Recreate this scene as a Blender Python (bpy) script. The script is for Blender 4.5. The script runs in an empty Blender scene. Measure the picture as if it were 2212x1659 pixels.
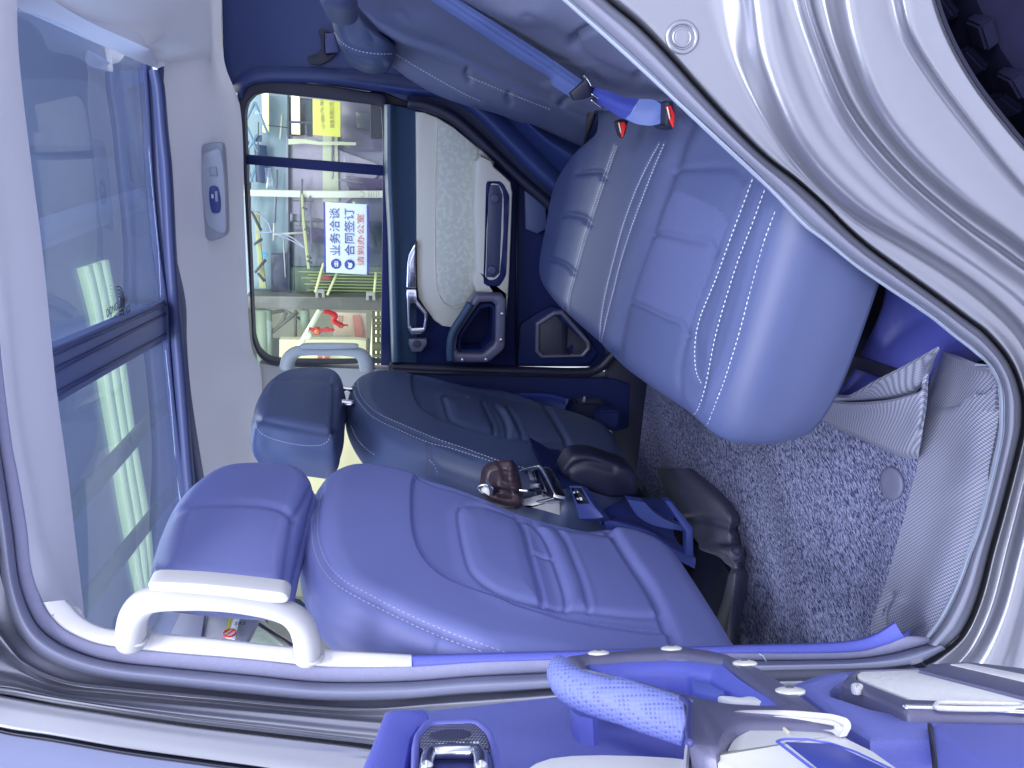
import bpy, bmesh, math, random
import numpy as np
from mathutils import Vector, Matrix
from mathutils.bvhtree import BVHTree
rnd = random.Random(7)
scene = bpy.context.scene
COL = scene.collection

# ------------------------------------------------------------------ camera
# X = towards the rear of the vehicle, Y = across it (away from the viewer), Z = up.
FPX, YAW, PIT = 1613.0, math.radians(18.8), math.radians(10.7)
CAM = np.array([0.0, 0.0, 1.45])
fw = np.array([-math.sin(YAW)*math.cos(PIT), math.cos(YAW)*math.cos(PIT), -math.sin(PIT)])
_z = np.array([0, 0, 1.0]); _u = _z-_z.dot(fw)*fw; _u /= np.linalg.norm(_u)
rt = -_u                       # the photograph was taken with the phone turned: its right edge is down
up = np.cross(-fw, rt)
cam_d = bpy.data.cameras.new('camera'); cam = bpy.data.objects.new('camera', cam_d); COL.objects.link(cam)
cam_d.sensor_width = 36; cam_d.lens = 36*FPX/2212; cam_d.clip_start = 0.02; cam_d.clip_end = 500
M = Matrix(((rt[0], up[0], -fw[0], CAM[0]), (rt[1], up[1], -fw[1], CAM[1]), (rt[2], up[2], -fw[2], CAM[2]), (0, 0, 0, 1)))
cam.matrix_world = M
scene.camera = cam

# ------------------------------------------------------------------ light
world = bpy.data.worlds.new('World'); scene.world = world; world.use_nodes = True
wn = world.node_tree; bg = wn.nodes['Background']
bg.inputs['Color'].default_value = (0.86, 0.90, 1.0, 1)
bg.inputs['Strength'].default_value = 2.0
def area(name, loc, target, sx, sy, power, col):
    l = bpy.data.lights.new(name, 'AREA'); l.shape = 'RECTANGLE'; l.size = sx; l.size_y = sy; l.energy = power; l.color = col
    o = bpy.data.objects.new(name, l); COL.objects.link(o); o.location = loc
    d = Vector(target)-Vector(loc); o.rotation_euler = d.to_track_quat('-Z', 'Y').to_euler()
area('hall_light', (2.2, -3.2, 4.6), (-0.4, 1.2, 1.0), 2.2, 1.0, 190, (0.95, 0.95, 0.98))
area('hall_light', (-4.5, -2.0, 4.8), (-0.6, 1.2, 1.0), 3.0, 1.0, 120, (0.95, 1.0, 0.95))
area('hall_light', (0.5, 5.2, 4.8), (-0.2, 2.0, 1.0), 3.0, 0.8, 80, (1.0, 1.0, 0.88))  # unseen lamp added to fill the cabin through the far window
area('hall_light', (-.5, -1.9, 5.4), (-.5, -1.6, 0), 4.5, 2.2, 420, (0.93, 0.95, 1.0))  # unseen downlight added so the near ground bounces light onto the headliner
area('hall_light', (-1.2, 5.0, 5.4), (-1.2, 4.6, 0), 4.5, 2.0, 260, (1.0, 1.0, 0.9))  # same added fill over the far ground, no visible source
scene.view_settings.view_transform = 'Standard'; scene.view_settings.look = 'None'
scene.view_settings.exposure = 0.22; scene.view_settings.gamma = 1.0
scene.render.engine = 'CYCLES'
scene.cycles.max_bounces = 10; scene.cycles.diffuse_bounces = 5; scene.cycles.transparent_max_bounces = 12
scene.cycles.caustics_reflective = False; scene.cycles.caustics_refractive = False
scene.cycles.sample_clamp_indirect = 4.0

# ------------------------------------------------------------------ materials
def lin(r, g, b):
    f = lambda c: (c/255/12.92) if c <= 10.3 else ((c/255+0.055)/1.055)**2.4
    return (f(r), f(g), f(b), 1)
def mat(name, col, rough=0.5, metal=0.0, bump=0.0, scale=300, spec=0.5, vary=0.0, vscale=6, coat=0.0, sheen=0.0):
    m = bpy.data.materials.new(name); m.use_nodes = True; nt = m.node_tree; b = nt.nodes['Principled BSDF']
    b.inputs['Roughness'].default_value = rough; b.inputs['Metallic'].default_value = metal
    b.inputs['Specular IOR Level'].default_value = spec
    b.inputs['Coat Weight'].default_value = coat; b.inputs['Sheen Weight'].default_value = sheen
    tc = nt.nodes.new('ShaderNodeTexCoord')
    n = nt.nodes.new('ShaderNodeTexNoise'); n.inputs['Scale'].default_value = vscale; n.inputs['Detail'].default_value = 5
    nt.links.new(tc.outputs['Object'], n.inputs['Vector'])
    mx = nt.nodes.new('ShaderNodeMix'); mx.data_type = 'RGBA'
    mx.inputs[6].default_value = tuple(c*(1-vary) for c in col[:3])+(1,)
    mx.inputs[7].default_value = tuple(min(1, c*(1+vary)) for c in col[:3])+(1,)
    nt.links.new(n.outputs['Fac'], mx.inputs[0]); nt.links.new(mx.outputs[2], b.inputs['Base Color'])
    if bump:
        n2 = nt.nodes.new('ShaderNodeTexNoise'); n2.inputs['Scale'].default_value = scale; n2.inputs['Detail'].default_value = 3
        nt.links.new(tc.outputs['Object'], n2.inputs['Vector'])
        bp = nt.nodes.new('ShaderNodeBump'); bp.inputs['Strength'].default_value = bump; bp.inputs['Distance'].default_value = 0.001
        nt.links.new(n2.outputs['Fac'], bp.inputs['Height']); nt.links.new(bp.outputs['Normal'], b.inputs['Normal'])
    m['b'] = 1
    return m
def nodes(m): return m.node_tree, m.node_tree.nodes['Principled BSDF']
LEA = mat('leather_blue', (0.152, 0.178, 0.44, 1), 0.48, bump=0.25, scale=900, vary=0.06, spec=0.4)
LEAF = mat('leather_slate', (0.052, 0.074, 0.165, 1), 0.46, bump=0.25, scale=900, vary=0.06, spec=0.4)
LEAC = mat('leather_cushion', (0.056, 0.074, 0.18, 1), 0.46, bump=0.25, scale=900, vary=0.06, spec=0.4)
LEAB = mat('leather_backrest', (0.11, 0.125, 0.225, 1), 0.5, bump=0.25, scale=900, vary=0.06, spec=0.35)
THREAD = mat('thread_white', (0.50, 0.53, 0.62, 1), 0.8)
THREADB = mat('thread_blue', (0.13, 0.16, 0.5, 1), 0.8)
NAVY = mat('plastic_navy', (0.006, 0.013, 0.075, 1), 0.6, bump=0.3, scale=600, spec=0.25)
NAVY2 = mat('plastic_teal_navy', (0.028, 0.06, 0.12, 1), 0.5, bump=0.3, scale=600)
BLACK = mat('plastic_black', (0.006, 0.008, 0.03, 1), 0.5)
CARPB = mat('trim_cloth_blue', (0.10, 0.12, 0.52, 1), 0.7, bump=0.8, scale=700, vary=0.1, vscale=200)
PURP = mat('door_plastic_blue', (0.20, 0.225, 0.64, 1), 0.55, bump=0.5, scale=500, vary=0.05)
ROOFL = mat('roof_cloth', (0.84, 0.84, 0.88, 1), 0.95, bump=0.3, scale=1200, vary=0.03, spec=0.1)
ARMW = mat('armrest_ivory', (0.90, 0.90, 0.90, 1), 0.5, bump=0.1, scale=800)
CREAM = mat('trim_ivory', (0.60, 0.60, 0.66, 1), 0.55, bump=0.1, scale=800, spec=0.4)
BEIGE = mat('trim_grey_beige', (0.60, 0.58, 0.50, 1), 0.6, bump=0.2, scale=800)
RUBBER = mat('rubber_seal', (0.17, 0.18, 0.26, 1), 0.55, bump=0.2, scale=400, spec=0.35)
RUBBERL = mat('rubber_light', (0.26, 0.30, 0.42, 1), 0.7, bump=0.4, scale=500)
PAINT = mat('silver_paint', (0.29, 0.30, 0.37, 1), 0.33, metal=0.75, bump=0.04, scale=1500, vary=0.03, vscale=60, coat=0.15)
CHROME = mat('satin_chrome', (0.62, 0.64, 0.72, 1), 0.22, metal=1.0)
GREYM = mat('satin_grey', (0.13, 0.13, 0.20, 1), 0.4, metal=0.3, bump=0.1, scale=1500)
GREYN = mat('satin_grey_near', (0.16, 0.16, 0.27, 1), 0.42, metal=0.35, bump=0.15, scale=1500)
WHITEP = mat('white_plate', (0.88, 0.88, 0.90, 1), 0.5, bump=0.6, scale=900)
RED = mat('red_plastic', (0.62, 0.02, 0.02, 1), 0.4)
BROWN = mat('brown_leather', (0.040, 0.024, 0.036, 1), 0.38, bump=0.5, scale=250)
BELT = mat('seat_belt_webbing', (0.065, 0.10, 0.29, 1), 0.6)
BELTD = mat('seat_belt_dark', (0.03, 0.045, 0.28, 1), 0.55)
TYRE = mat('tyre_rubber', (0.006, 0.006, 0.025, 1), 0.8, spec=0.15, bump=0.8, scale=30, vary=0.4, vscale=20)
def glassmat(name, tint, gl, rough=0.0, glcol=(1, 1, 1, 1), haze=0.0):
    m = bpy.data.materials.new(name); m.use_nodes = True; nt = m.node_tree; nt.nodes.remove(nt.nodes['Principled BSDF'])
    t = nt.nodes.new('ShaderNodeBsdfTransparent'); t.inputs[0].default_value = tint
    g = nt.nodes.new('ShaderNodeBsdfGlossy'); g.inputs['Roughness'].default_value = rough; g.inputs['Color'].default_value = glcol
    lw = nt.nodes.new('ShaderNodeLayerWeight'); lw.inputs[0].default_value = 0.5
    pw = nt.nodes.new('ShaderNodeMath'); pw.operation = 'POWER'; pw.inputs[1].default_value = 5.0; nt.links.new(lw.outputs['Facing'], pw.inputs[0])
    mt = nt.nodes.new('ShaderNodeMath'); mt.operation = 'MULTIPLY_ADD'; mt.inputs[1].default_value = 0.45; mt.inputs[2].default_value = gl
    if haze:
        tl_ = nt.nodes.new('ShaderNodeBsdfTranslucent'); tl_.inputs[0].default_value = (.6, .7, 1, 1); m2 = nt.nodes.new('ShaderNodeMixShader'); m2.inputs[0].default_value = haze
        nt.links.new(t.outputs[0], m2.inputs[1]); nt.links.new(tl_.outputs[0], m2.inputs[2]); t = m2
    mx = nt.nodes.new('ShaderNodeMixShader'); nt.links.new(pw.outputs[0], mt.inputs[0]); nt.links.new(mt.outputs[0], mx.inputs[0])
    nt.links.new(t.outputs[0], mx.inputs[1]); nt.links.new(g.outputs[0], mx.inputs[2])
    nt.links.new(mx.outputs[0], nt.nodes['Material Output'].inputs[0]); return m
GLASS = glassmat('clear_glass', (0.93, 0.96, 0.95, 1), 0.02)
GLASST = glassmat('tinted_glass', (0.60, 0.67, 0.80, 1), 0.03, haze=0.045)
def emis(name, col, st):
    m = bpy.data.materials.new(name); m.use_nodes = True; nt, b = nodes(m)
    b.inputs['Base Color'].default_value = (0.5, 0.5, 0.5, 1)
    b.inputs['Emission Color'].default_value = col; b.inputs['Emission Strength'].default_value = st; return m
# woven and patterned ones
def add_pattern(m, kind, scale, c0, c1, dist=0.001, strength=0.6, stretch=(1, 1, 1), rot=(0, 0, 0), vt='POINT'):
    nt, b = nodes(m)
    tc = nt.nodes.new('ShaderNodeTexCoord'); mp = nt.nodes.new('ShaderNodeMapping'); mp.vector_type = vt
    mp.inputs['Scale'].default_value = stretch; mp.inputs['Rotation'].default_value = rot
    nt.links.new(tc.outputs['Object'], mp.inputs['Vector'])
    if kind == 'voronoi':
        t = nt.nodes.new('ShaderNodeTexVoronoi'); t.inputs['Scale'].default_value = scale; t.inputs['Randomness'].default_value = 0.0; out = t.outputs['Distance']; t.voronoi_dimensions = '2D' if m.name.startswith('rubber_mesh') else '3D'
    elif kind == 'wave':
        t = nt.nodes.new('ShaderNodeTexWave'); t.inputs['Scale'].default_value = scale; t.inputs['Distortion'].default_value = 0.3; out = t.outputs['Fac']
    else:
        t = nt.nodes.new('ShaderNodeTexNoise'); t.inputs['Scale'].default_value = scale; t.inputs['Detail'].default_value = 6; t.inputs['Roughness'].default_value = 0.7; out = t.outputs['Fac']
    nt.links.new(mp.outputs[0], t.inputs['Vector'])
    r = nt.nodes.new('ShaderNodeValToRGB'); nt.links.new(out, r.inputs[0])
    r.color_ramp.elements[0].color = c0; r.color_ramp.elements[1].color = c1
    nt.links.new(r.outputs[0], b.inputs['Base Color'])
    bp = nt.nodes.new('ShaderNodeBump'); bp.inputs['Strength'].default_value = strength; bp.inputs['Distance'].default_value = dist
    nt.links.new(out, bp.inputs['Height']); nt.links.new(bp.outputs[0], b.inputs['Normal'])
    return r
GRIP = mat('perforated_grip', (0.2, 0.25, 0.7, 1), 0.55)
r = add_pattern(GRIP, 'voronoi', 330, (0.10, 0.125, 0.38, 1), (0.19, 0.23, 0.60, 1), 0.001, 0.8, rot=(0.3, 0.2, 0.78)); r.color_ramp.elements[0].position = 0.22; r.color_ramp.elements[1].position = 0.38
MESHC = mat('seat_ribbed_cloth', (0.12, 0.16, 0.45, 1), 0.75)
r = add_pattern(MESHC, 'wave', 62, (0.050, 0.066, 0.175, 1), (0.075, 0.095, 0.235, 1), 0.001, 0.5, rot=(0, 0, 1.75))
CARPET = mat('carpet', (0.1, 0.1, 0.2, 1), 0.95, spec=0.1)
r = add_pattern(CARPET, 'noise', 400, (0.014, 0.02, 0.075, 1), (0.33, 0.36, 0.58, 1), 0.002, 0.7, stretch=(3.6, 1, 1), rot=(0, 0, 0.95), vt='TEXTURE'); r.color_ramp.elements[0].position = 0.42; r.color_ramp.elements[1].position = 0.60
nt, b = nodes(CARPET)   # fine yarn knots over the streaks
t = nt.nodes.new('ShaderNodeTexVoronoi'); t.inputs['Scale'].default_value = 520; t.inputs['Randomness'].default_value = 0.5
tc = nt.nodes.new('ShaderNodeTexCoord'); nt.links.new(tc.outputs['Object'], t.inputs['Vector'])
mm = nt.nodes.new('ShaderNodeMix'); mm.data_type = 'RGBA'; mm.blend_type = 'MULTIPLY'; mm.inputs[0].default_value = 0.75
rr = nt.nodes.new('ShaderNodeValToRGB'); rr.color_ramp.elements[0].color = (1.5, 1.5, 1.5, 1); rr.color_ramp.elements[1].color = (0.2, 0.2, 0.25, 1); rr.color_ramp.elements[1].position = 0.8
nt.links.new(t.outputs['Distance'], rr.inputs[0]); nt.links.new(r.outputs[0], mm.inputs[6]); nt.links.new(rr.outputs[0], mm.inputs[7]); nt.links.new(mm.outputs[2], b.inputs['Base Color'])
MATR = mat('rubber_mesh_mat', (0.3, 0.3, 0.4, 1), 0.42, spec=0.6)
r = add_pattern(MATR, 'voronoi', 260, (0.30, 0.32, 0.43, 1), (0.06, 0.068, 0.14, 1), 0.001, 0.8, stretch=(1, 0.75, 1), rot=(0, 0, 0.5)); r.color_ramp.elements[0].position = 0.15; r.color_ramp.elements[1].position = 0.62
MATD = mat('rubber_mesh_dark', (0.05, 0.05, 0.1, 1), 0.45, spec=0.6)
r = add_pattern(MATD, 'voronoi', 230, (0.09, 0.10, 0.17, 1), (0.006, 0.008, 0.03, 1), 0.001, 0.8, stretch=(1, 1, 1), rot=(0, 0, 0.6)); r.color_ramp.elements[0].position = 0.1; r.color_ramp.elements[1].position = 0.6
FABP = mat('door_fabric_print', (0.4, 0.42, 0.42, 1), 0.85)
r = add_pattern(FABP, 'noise', 75, (0.52, 0.53, 0.46, 1), (0.60, 0.61, 0.53, 1), 0.0003, 0.3); r.color_ramp.interpolation = 'CONSTANT'; r.color_ramp.elements[1].position = 0.52
SPKM = mat('speaker_mesh', (0.03, 0.03, 0.05, 1), 0.5)
r = add_pattern(SPKM, 'voronoi', 260, (0.01, 0.012, 0.03, 1), (0.06, 0.065, 0.09, 1), 0.0006, 0.6)
GRILL = mat('tweeter_grille', (0.5, 0.5, 0.6, 1), 0.35, metal=0.6)
r = add_pattern(GRILL, 'voronoi', 420, (0.75, 0.78, 0.9, 1), (0.08, 0.08, 0.16, 1), 0.001, 0.6, rot=(0.3, 0.2, 0.5)); r.color_ramp.elements[0].position = 0.25; r.color_ramp.elements[1].position = 0.5

# ------------------------------------------------------------------ tracing tools
CR = dict(a=(0, 0, .6172), b=(900, 300, .7233), c=(1500, 300, .7837), d=(1200, 0, .4521), e=(2100, 0, .6027), g=(2900, 0, .6630),
          h=(0, 1000, .6028), i=(0, 1900, .7064), j=(900, 1300, .5426), k=(1700, 1400, .4822), l=(1100, 1700, .6028),
          m=(1900, 1900, .5425), n=(2000, 500, .7835), o=(3000, 800, .7234), p=(2900, 1700, .6630), q=(1300, 2400, .6329),
          r=(2500, 2400, .7215), s=(400, 2200, .5877), v=(1000, 700, .3014), w=(2300, 2400, .4973))
def T(k, *pts):
    x0, y0, s = CR[k]
    return [((x0+x*s)*.54004, (y0+y*s)*.54004) for x, y in pts]
DN = np.array([math.cos(math.radians(30)), math.sin(math.radians(30)), 0.0])
def plane(sp):
    if isinstance(sp[0], str):
        return {'X': np.array([1., 0, 0]), 'Y': np.array([0, 1., 0]), 'Z': np.array([0, 0, 1.]), 'D': DN}[sp[0]], sp[1]
    n = np.array(sp[0], float); n /= np.linalg.norm(n); return n, float(n.dot(np.array(sp[1])))
def ray(px, py): return fw+(px-1106)/FPX*rt+(829-py)/FPX*up
def U(pts, sp):
    n, c = plane(sp); out = []
    for px, py in pts:
        d = ray(px, py); out.append(CAM+d*((c-n.dot(CAM))/n.dot(d)))
    return np.array(out)
def UY(pts): return np.array([CAM+ray(p[0], p[1])*(p[2]/ray(p[0], p[1])[1]) for p in pts])
def yy(pts, y0, y1=None):
    y1 = y0 if y1 is None else y1; n = max(1, len(pts)-1)
    return [(p[0], p[1], y0+(y1-y0)*i/n) for i, p in enumerate(pts)]
def proj(P):
    v = P-CAM; w = v@fw; return 1106+FPX*(v@rt)/w, 829-FPX*(v@up)/w, w
def toward(sp):
    n, c = plane(sp); return -n if n.dot(CAM) < c else n
def herm(P):
    return spline(P, 0, raw=True)
def spline(P, n, closed=False, smooth=True, raw=False):
    P = np.array(P, float)
    if smooth and len(P) > 2:
        Q = []; L = len(P); rng = L if closed else L-1
        for i in range(rng):
            p1, p2 = P[i], P[(i+1) % L]
            p0 = P[i-1] if (closed or i > 0) else 2*p1-p2
            p3 = P[(i+2) % L] if (closed or i < L-2) else 2*p2-p1
            # centripetal-ish: limit tangents so uneven spacing does not overshoot
            d = np.linalg.norm(p2-p1)+1e-12
            m1 = (p2-p0); m2 = (p3-p1)
            l1 = np.linalg.norm(p1-p0)+1e-12; l2 = np.linalg.norm(p3-p2)+1e-12
            m1 = m1/(d+l1)*d; m2 = m2/(d+l2)*d
            for t in np.linspace(0, 1, 10, endpoint=False):
                t2, t3 = t*t, t*t*t
                Q.append((2*t3-3*t2+1)*p1+(t3-2*t2+t)*m1+(-2*t3+3*t2)*p2+(t3-t2)*m2)
        if not closed: Q.append(P[-1])
        P = np.array(Q)
        if raw: return P
    if closed: P = np.vstack([P, P[:1]])
    seg = np.linalg.norm(np.diff(P, axis=0), axis=1); s = np.concatenate([[0], np.cumsum(seg)])
    t = np.linspace(0, s[-1], n+1)[:-1] if closed else np.linspace(0, s[-1], n)
    return np.stack([np.interp(t, s, P[:, k]) for k in range(P.shape[1])], 1)

# ------------------------------------------------------------------ object tools
def link(o, parent=None):
    COL.objects.link(o)
    if parent is not None:
        o.parent = parent; o.matrix_parent_inverse = Matrix.Translation(-Vector(WLOC(parent)))
    return o
def WLOC(o):
    return o.get('_w', (0, 0, 0)) if o.type == 'EMPTY' else (0, 0, 0)
def obj(name, V, F, m, parent=None, smooth=True):
    me = bpy.data.meshes.new(name); me.from_pydata([tuple(map(float, v)) for v in V], [], F); me.materials.append(m)
    if smooth: me.polygons.foreach_set('use_smooth', [True]*len(me.polygons))
    me.update(); return link(bpy.data.objects.new(name, me), parent)
def empty(name, loc, label=None, cat=None, group=None, parent=None):
    o = bpy.data.objects.new(name, None); o.location = loc; o.empty_display_size = 0.05
    COL.objects.link(o)
    if parent is not None: o.parent = parent; o.location = Vector(loc)-Vector(parent['_w'])
    o['_w'] = tuple(loc)
    return tag(o, label, cat, group)
def tag(o, label=None, cat=None, group=None, kind=None):
    if label: o['label'] = label
    if cat: o['category'] = cat
    if group: o['group'] = group
    if kind: o['kind'] = kind
    return o
def grid_faces(r, c, closed=False):
    F = []
    for i in range(r-1):
        for j in range(c if closed else c-1):
            k = (j+1) % c; F.append((i*c+j, i*c+k, (i+1)*c+k, (i+1)*c+j))
    return F
def pdist(x, y, pts, closed=False):
    P = np.array(pts, float)
    if closed: P = np.vstack([P, P[:1]])
    best = np.full(x.shape, 1e9)
    for a, b in zip(P[:-1], P[1:]):
        d = b-a; L = d.dot(d)+1e-9
        t = np.clip(((x-a[0])*d[0]+(y-a[1])*d[1])/L, 0, 1)
        best = np.minimum(best, np.hypot(x-a[0]-t*d[0], y-a[1]-t*d[1]))
    return best
def inside(x, y, P):
    r_ = np.zeros(x.shape, bool); n = len(P); j = n-1
    for i in range(n):
        xi, yi = P[i][0], P[i][1]; xj, yj = P[j][0], P[j][1]
        c = ((yi > y) != (yj > y)) & (x < (xj-xi)*(y-yi)/((yj-yi)+1e-12)+xi); r_ ^= c; j = i
    return r_
def displace(P, N, feats):
    """seams and puffed panels, traced over the surface; ('g', pts, depth, width) or ('p', polygon, height, softness), metres"""
    if not feats: return P
    x, y, w = proj(P); mpp = w/FPX; amt = np.zeros(len(P))
    vis = np.clip(((N*(CAM-P)).sum(1)/np.linalg.norm(CAM-P, axis=1)+0.05)/0.15, 0, 1)
    for f in feats:
        if f[0] == 'g':
            d = pdist(x, y, spline(f[1], 40))*mpp; amt -= f[2]*np.exp(-(d/f[3])**2)
        else:
            q = spline(f[1], 90, closed=True, smooth=False); d = pdist(x, y, q, True)*mpp
            sd = np.where(inside(x, y, q), d, -d); t = np.clip(sd/f[3]*0.5+0.5, 0, 1); amt += f[2]*(t*t*(3-2*t))
    return P+N*(amt*vis)[:, None]
def pad(name, outline, nrm, thick, R, dome, m, parent, feats=(), nr=300, ni=90, sd=None, bulge=0.0, taper=1.0, center=None):
    """closed puffed body: outline = 3D loop in one plane, nrm = its outward face normal"""
    n = np.array(nrm, float); n /= np.linalg.norm(n); sdv = -n if sd is None else np.array(sd, float)/np.linalg.norm(sd)
    O = spline(outline, nr, closed=True); C0 = O.mean(0) if center is None else np.array(center)
    tan = np.roll(O, -1, 0)-np.roll(O, 1, 0); tan /= np.linalg.norm(tan, axis=1)[:, None]
    o = np.cross(tan, n)
    if (o*(O-C0)).sum() < 0: o = -o
    for _ in range(8): o = (np.roll(o, 1, 0)+2*o+np.roll(o, -1, 0)); o /= np.linalg.norm(o, axis=1)[:, None]
    rd = O-C0; rl_ = np.linalg.norm(rd, axis=1)[:, None]; rd /= rl_; kk = R/np.maximum((o*rd).sum(1), .6)[:, None]; Oi = O-rd*np.minimum(kk, rl_*.7); 
    for _ in range(25): Oi = (np.roll(Oi, 1, 0)+2*Oi+np.roll(Oi, -1, 0))/4
    ax = np.array([0, 0, 1.]) if abs(n[2]) < .8 else np.array([0, 1., 0]); a1 = np.cross(n, ax); a1 /= np.linalg.norm(a1); a2 = np.cross(n, a1)
    ex1, ex2 = np.abs((Oi-C0)@a1).max()*1.02, np.abs((Oi-C0)@a2).max()*1.02
    hd_ = lambda Q: (n*dome)[None]*(np.clip(1-(((Q-C0)@a1)/ex1)**2, 0, 1)*np.clip(1-(((Q-C0)@a2)/ex2)**2, 0, 1))[:, None]
    P = [C0[None]+n*dome]; N = [n[None]]; hO = hd_(Oi)
    for t in np.linspace(0, 1, ni+1)[1:]:
        Q = C0+(Oi-C0)*t; P.append(Q+hd_(Q)); N.append(np.repeat((n)[None], nr, 0))
    for th in np.linspace(0, math.pi/2, 15)[1:]:
        P.append(Oi+(O-Oi)*math.sin(th)-n*R*(1-math.cos(th))+hO*math.cos(th)); N.append(math.cos(th)*n+math.sin(th)*o)
    base = O-n*R
    for s in np.linspace(0, 1, 16)[1:]:
        sc = 1-(1-taper)*s
        Q = base+sdv*max(thick-R, 0.001)*s+o*bulge*math.sin(math.pi*s); cc = C0+sdv*thick*s; P.append(cc+(Q-cc)*sc); N.append(o)
    last = P[-1]; cc = last.mean(0)
    for s in (0.9, 0.5): P.append(cc+(last-cc)*s+sdv*0.01); N.append(np.repeat(-n[None], nr, 0))
    P.append(cc[None]+sdv*0.01); N.append(-n[None])
    rows = len(P)-2; V = np.vstack(P); NN = np.vstack(N)
    V = displace(V, NN, feats)
    F = [(0, 1+j, 1+(j+1) % nr) for j in range(nr)]
    for i in range(rows-1):
        for j in range(nr):
            k = (j+1) % nr; F.append((1+i*nr+j, 1+(i+1)*nr+j, 1+(i+1)*nr+k, 1+i*nr+k))
    b0 = 1+(rows-1)*nr; F += [(b0+(j+1) % nr, b0+j, len(V)-1) for j in range(nr)]
    ob = obj(name, V, F, m, parent); fixn(ob); return ob
def fixn(ob):
    bm = bmesh.new(); bm.from_mesh(ob.data); bmesh.ops.recalc_face_normals(bm, faces=bm.faces[:]); bm.to_mesh(ob.data); bm.free()
def loft(name, curves, m, parent, n=80, sub=6, thick=0.004, feats=(), closed=False, linear=False, smooth_along=True, raw=False):
    """surface through 3D curves, with thickness away from the viewer"""
    C = np.array(curves) if raw else np.array([spline(c, n, closed=closed, smooth=smooth_along) for c in curves]); K = len(C)
    if linear or K == 2:
        rows = [C[i]*(1-t)+C[i+1]*t for i in range(K-1) for t in np.linspace(0, 1, sub, endpoint=False)]+[C[-1]]
        G = np.array(rows)
    else:
        rows = []
        for i in range(K-1):
            p1, p2 = C[i], C[i+1]; p0 = C[i-1] if i else 2*p1-p2; p3 = C[i+2] if i < K-2 else 2*p2-p1
            d = np.linalg.norm(p2-p1, axis=1)[:, None]+1e-9; l1 = np.linalg.norm(p1-p0, axis=1)[:, None]+1e-9; l2 = np.linalg.norm(p3-p2, axis=1)[:, None]+1e-9
            m1 = (p2-p0)/(d+l1)*d; m2 = (p3-p1)/(d+l2)*d
            for t in np.linspace(0, 1, sub, endpoint=False):
                t2, t3 = t*t, t*t*t
                rows.append((2*t3-3*t2+1)*p1+(t3-2*t2+t)*m1+(-2*t3+3*t2)*p2+(t3-t2)*m2)
        rows.append(C[-1]); G = np.array(rows)
    R_, N_ = G.shape[:2]
    du = np.roll(G, -1, 1)-np.roll(G, 1, 1) if closed else np.gradient(G, axis=1)
    dv = np.gradient(G, axis=0); NN = np.cross(du, dv); NN /= (np.linalg.norm(NN, axis=2)[:, :, None]+1e-12)
    flip = ((NN*(CAM-G)).sum() < 0)
    if flip: NN = -NN
    V = displace(G.reshape(-1, 3), NN.reshape(-1, 3), feats)
    F = grid_faces(R_, N_, closed)
    if not flip: pass
    # front + back sheet joined at the rim
    nV = len(V); B = V-NN.reshape(-1, 3)*thick
    F2 = [tuple(nV+i for i in reversed(f)) for f in F]
    rim = []
    def strip(ids):
        for a, b_ in zip(ids[:-1], ids[1:]): rim.append((a, b_, nV+b_, nV+a))
    row0 = list(range(N_)); rowl = [(R_-1)*N_+j for j in range(N_)]
    if closed: row0.append(0); rowl.append((R_-1)*N_)
    strip(row0); strip(rowl[::-1])
    if not closed: strip([i*N_ for i in range(R_)][::-1]); strip([i*N_+N_-1 for i in range(R_)])
    ob = obj(name, np.vstack([V, B]), F+F2+rim, m, parent); fixn(ob); sharp(ob); return ob
def sharp(ob, ang=40):
    bm = bmesh.new(); bm.from_mesh(ob.data)
    for e in bm.edges:
        if len(e.link_faces) == 2 and e.calc_face_angle(0) > math.radians(ang): e.smooth = False
    bm.to_mesh(ob.data); bm.free()
def slab(name, P, nrm, thick, bevel, m, parent, smooth=False, n=80):
    """flat piece with rounded rim, P = 3D loop on its front face"""
    nn = np.array(nrm, float); nn /= np.linalg.norm(nn)
    P = spline(P, n, closed=True) if smooth else np.array(P, float)
    C0 = P.mean(0); k = len(P)
    e1 = np.roll(P, -1, 0)-P; e1 /= np.linalg.norm(e1, axis=1)[:, None]+1e-12; e0 = np.roll(e1, 1, 0)
    area_ = sum(np.dot(np.cross(P[i]-C0, P[(i+1) % k]-C0), nn) for i in range(k))
    s = 1 if area_ > 0 else -1
    o0 = np.cross(e0, nn)*s; o1 = np.cross(e1, nn)*s; o = o0+o1; o /= np.linalg.norm(o, axis=1)[:, None]+1e-12
    loops = []
    for th in (0, .5, 1): a = th*math.pi/2; loops.append(P-o*bevel*(1-math.sin(a))-nn*bevel*(1-math.cos(a)))
    loops.append(P-nn*thick); V = np.vstack(loops)
    F = [tuple(range(k)), tuple(3*k+i for i in reversed(range(k)))]
    for i in range(3):
        for j in range(k): q = (j+1) % k; F.append((i*k+j, (i+1)*k+j, (i+1)*k+q, i*k+q))
    ob = obj(name, V, F, m, parent, smooth=True); fixn(ob); sharp(ob, 35); return ob
def starloop(P, C0, n, e1, e2):
    P = np.array(P); x = (P-C0)@e1; y = (P-C0)@e2; out = []
    X = np.append(x, x[0]); Y = np.append(y, y[0])
    for a in np.linspace(0, 2*math.pi, n, endpoint=False):
        c, s = math.cos(a), math.sin(a); best = None
        u = X*c+Y*s; v = -X*s+Y*c
        for i in range(len(X)-1):
            if v[i]*v[i+1] <= 0 and abs(v[i]-v[i+1]) > 1e-12:
                t = v[i]/(v[i]-v[i+1]); uu = u[i]+(u[i+1]-u[i])*t
                if uu > 0 and (best is None or uu > best): best = uu
        out.append(best or 0.001)
    return np.array(out)
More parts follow.
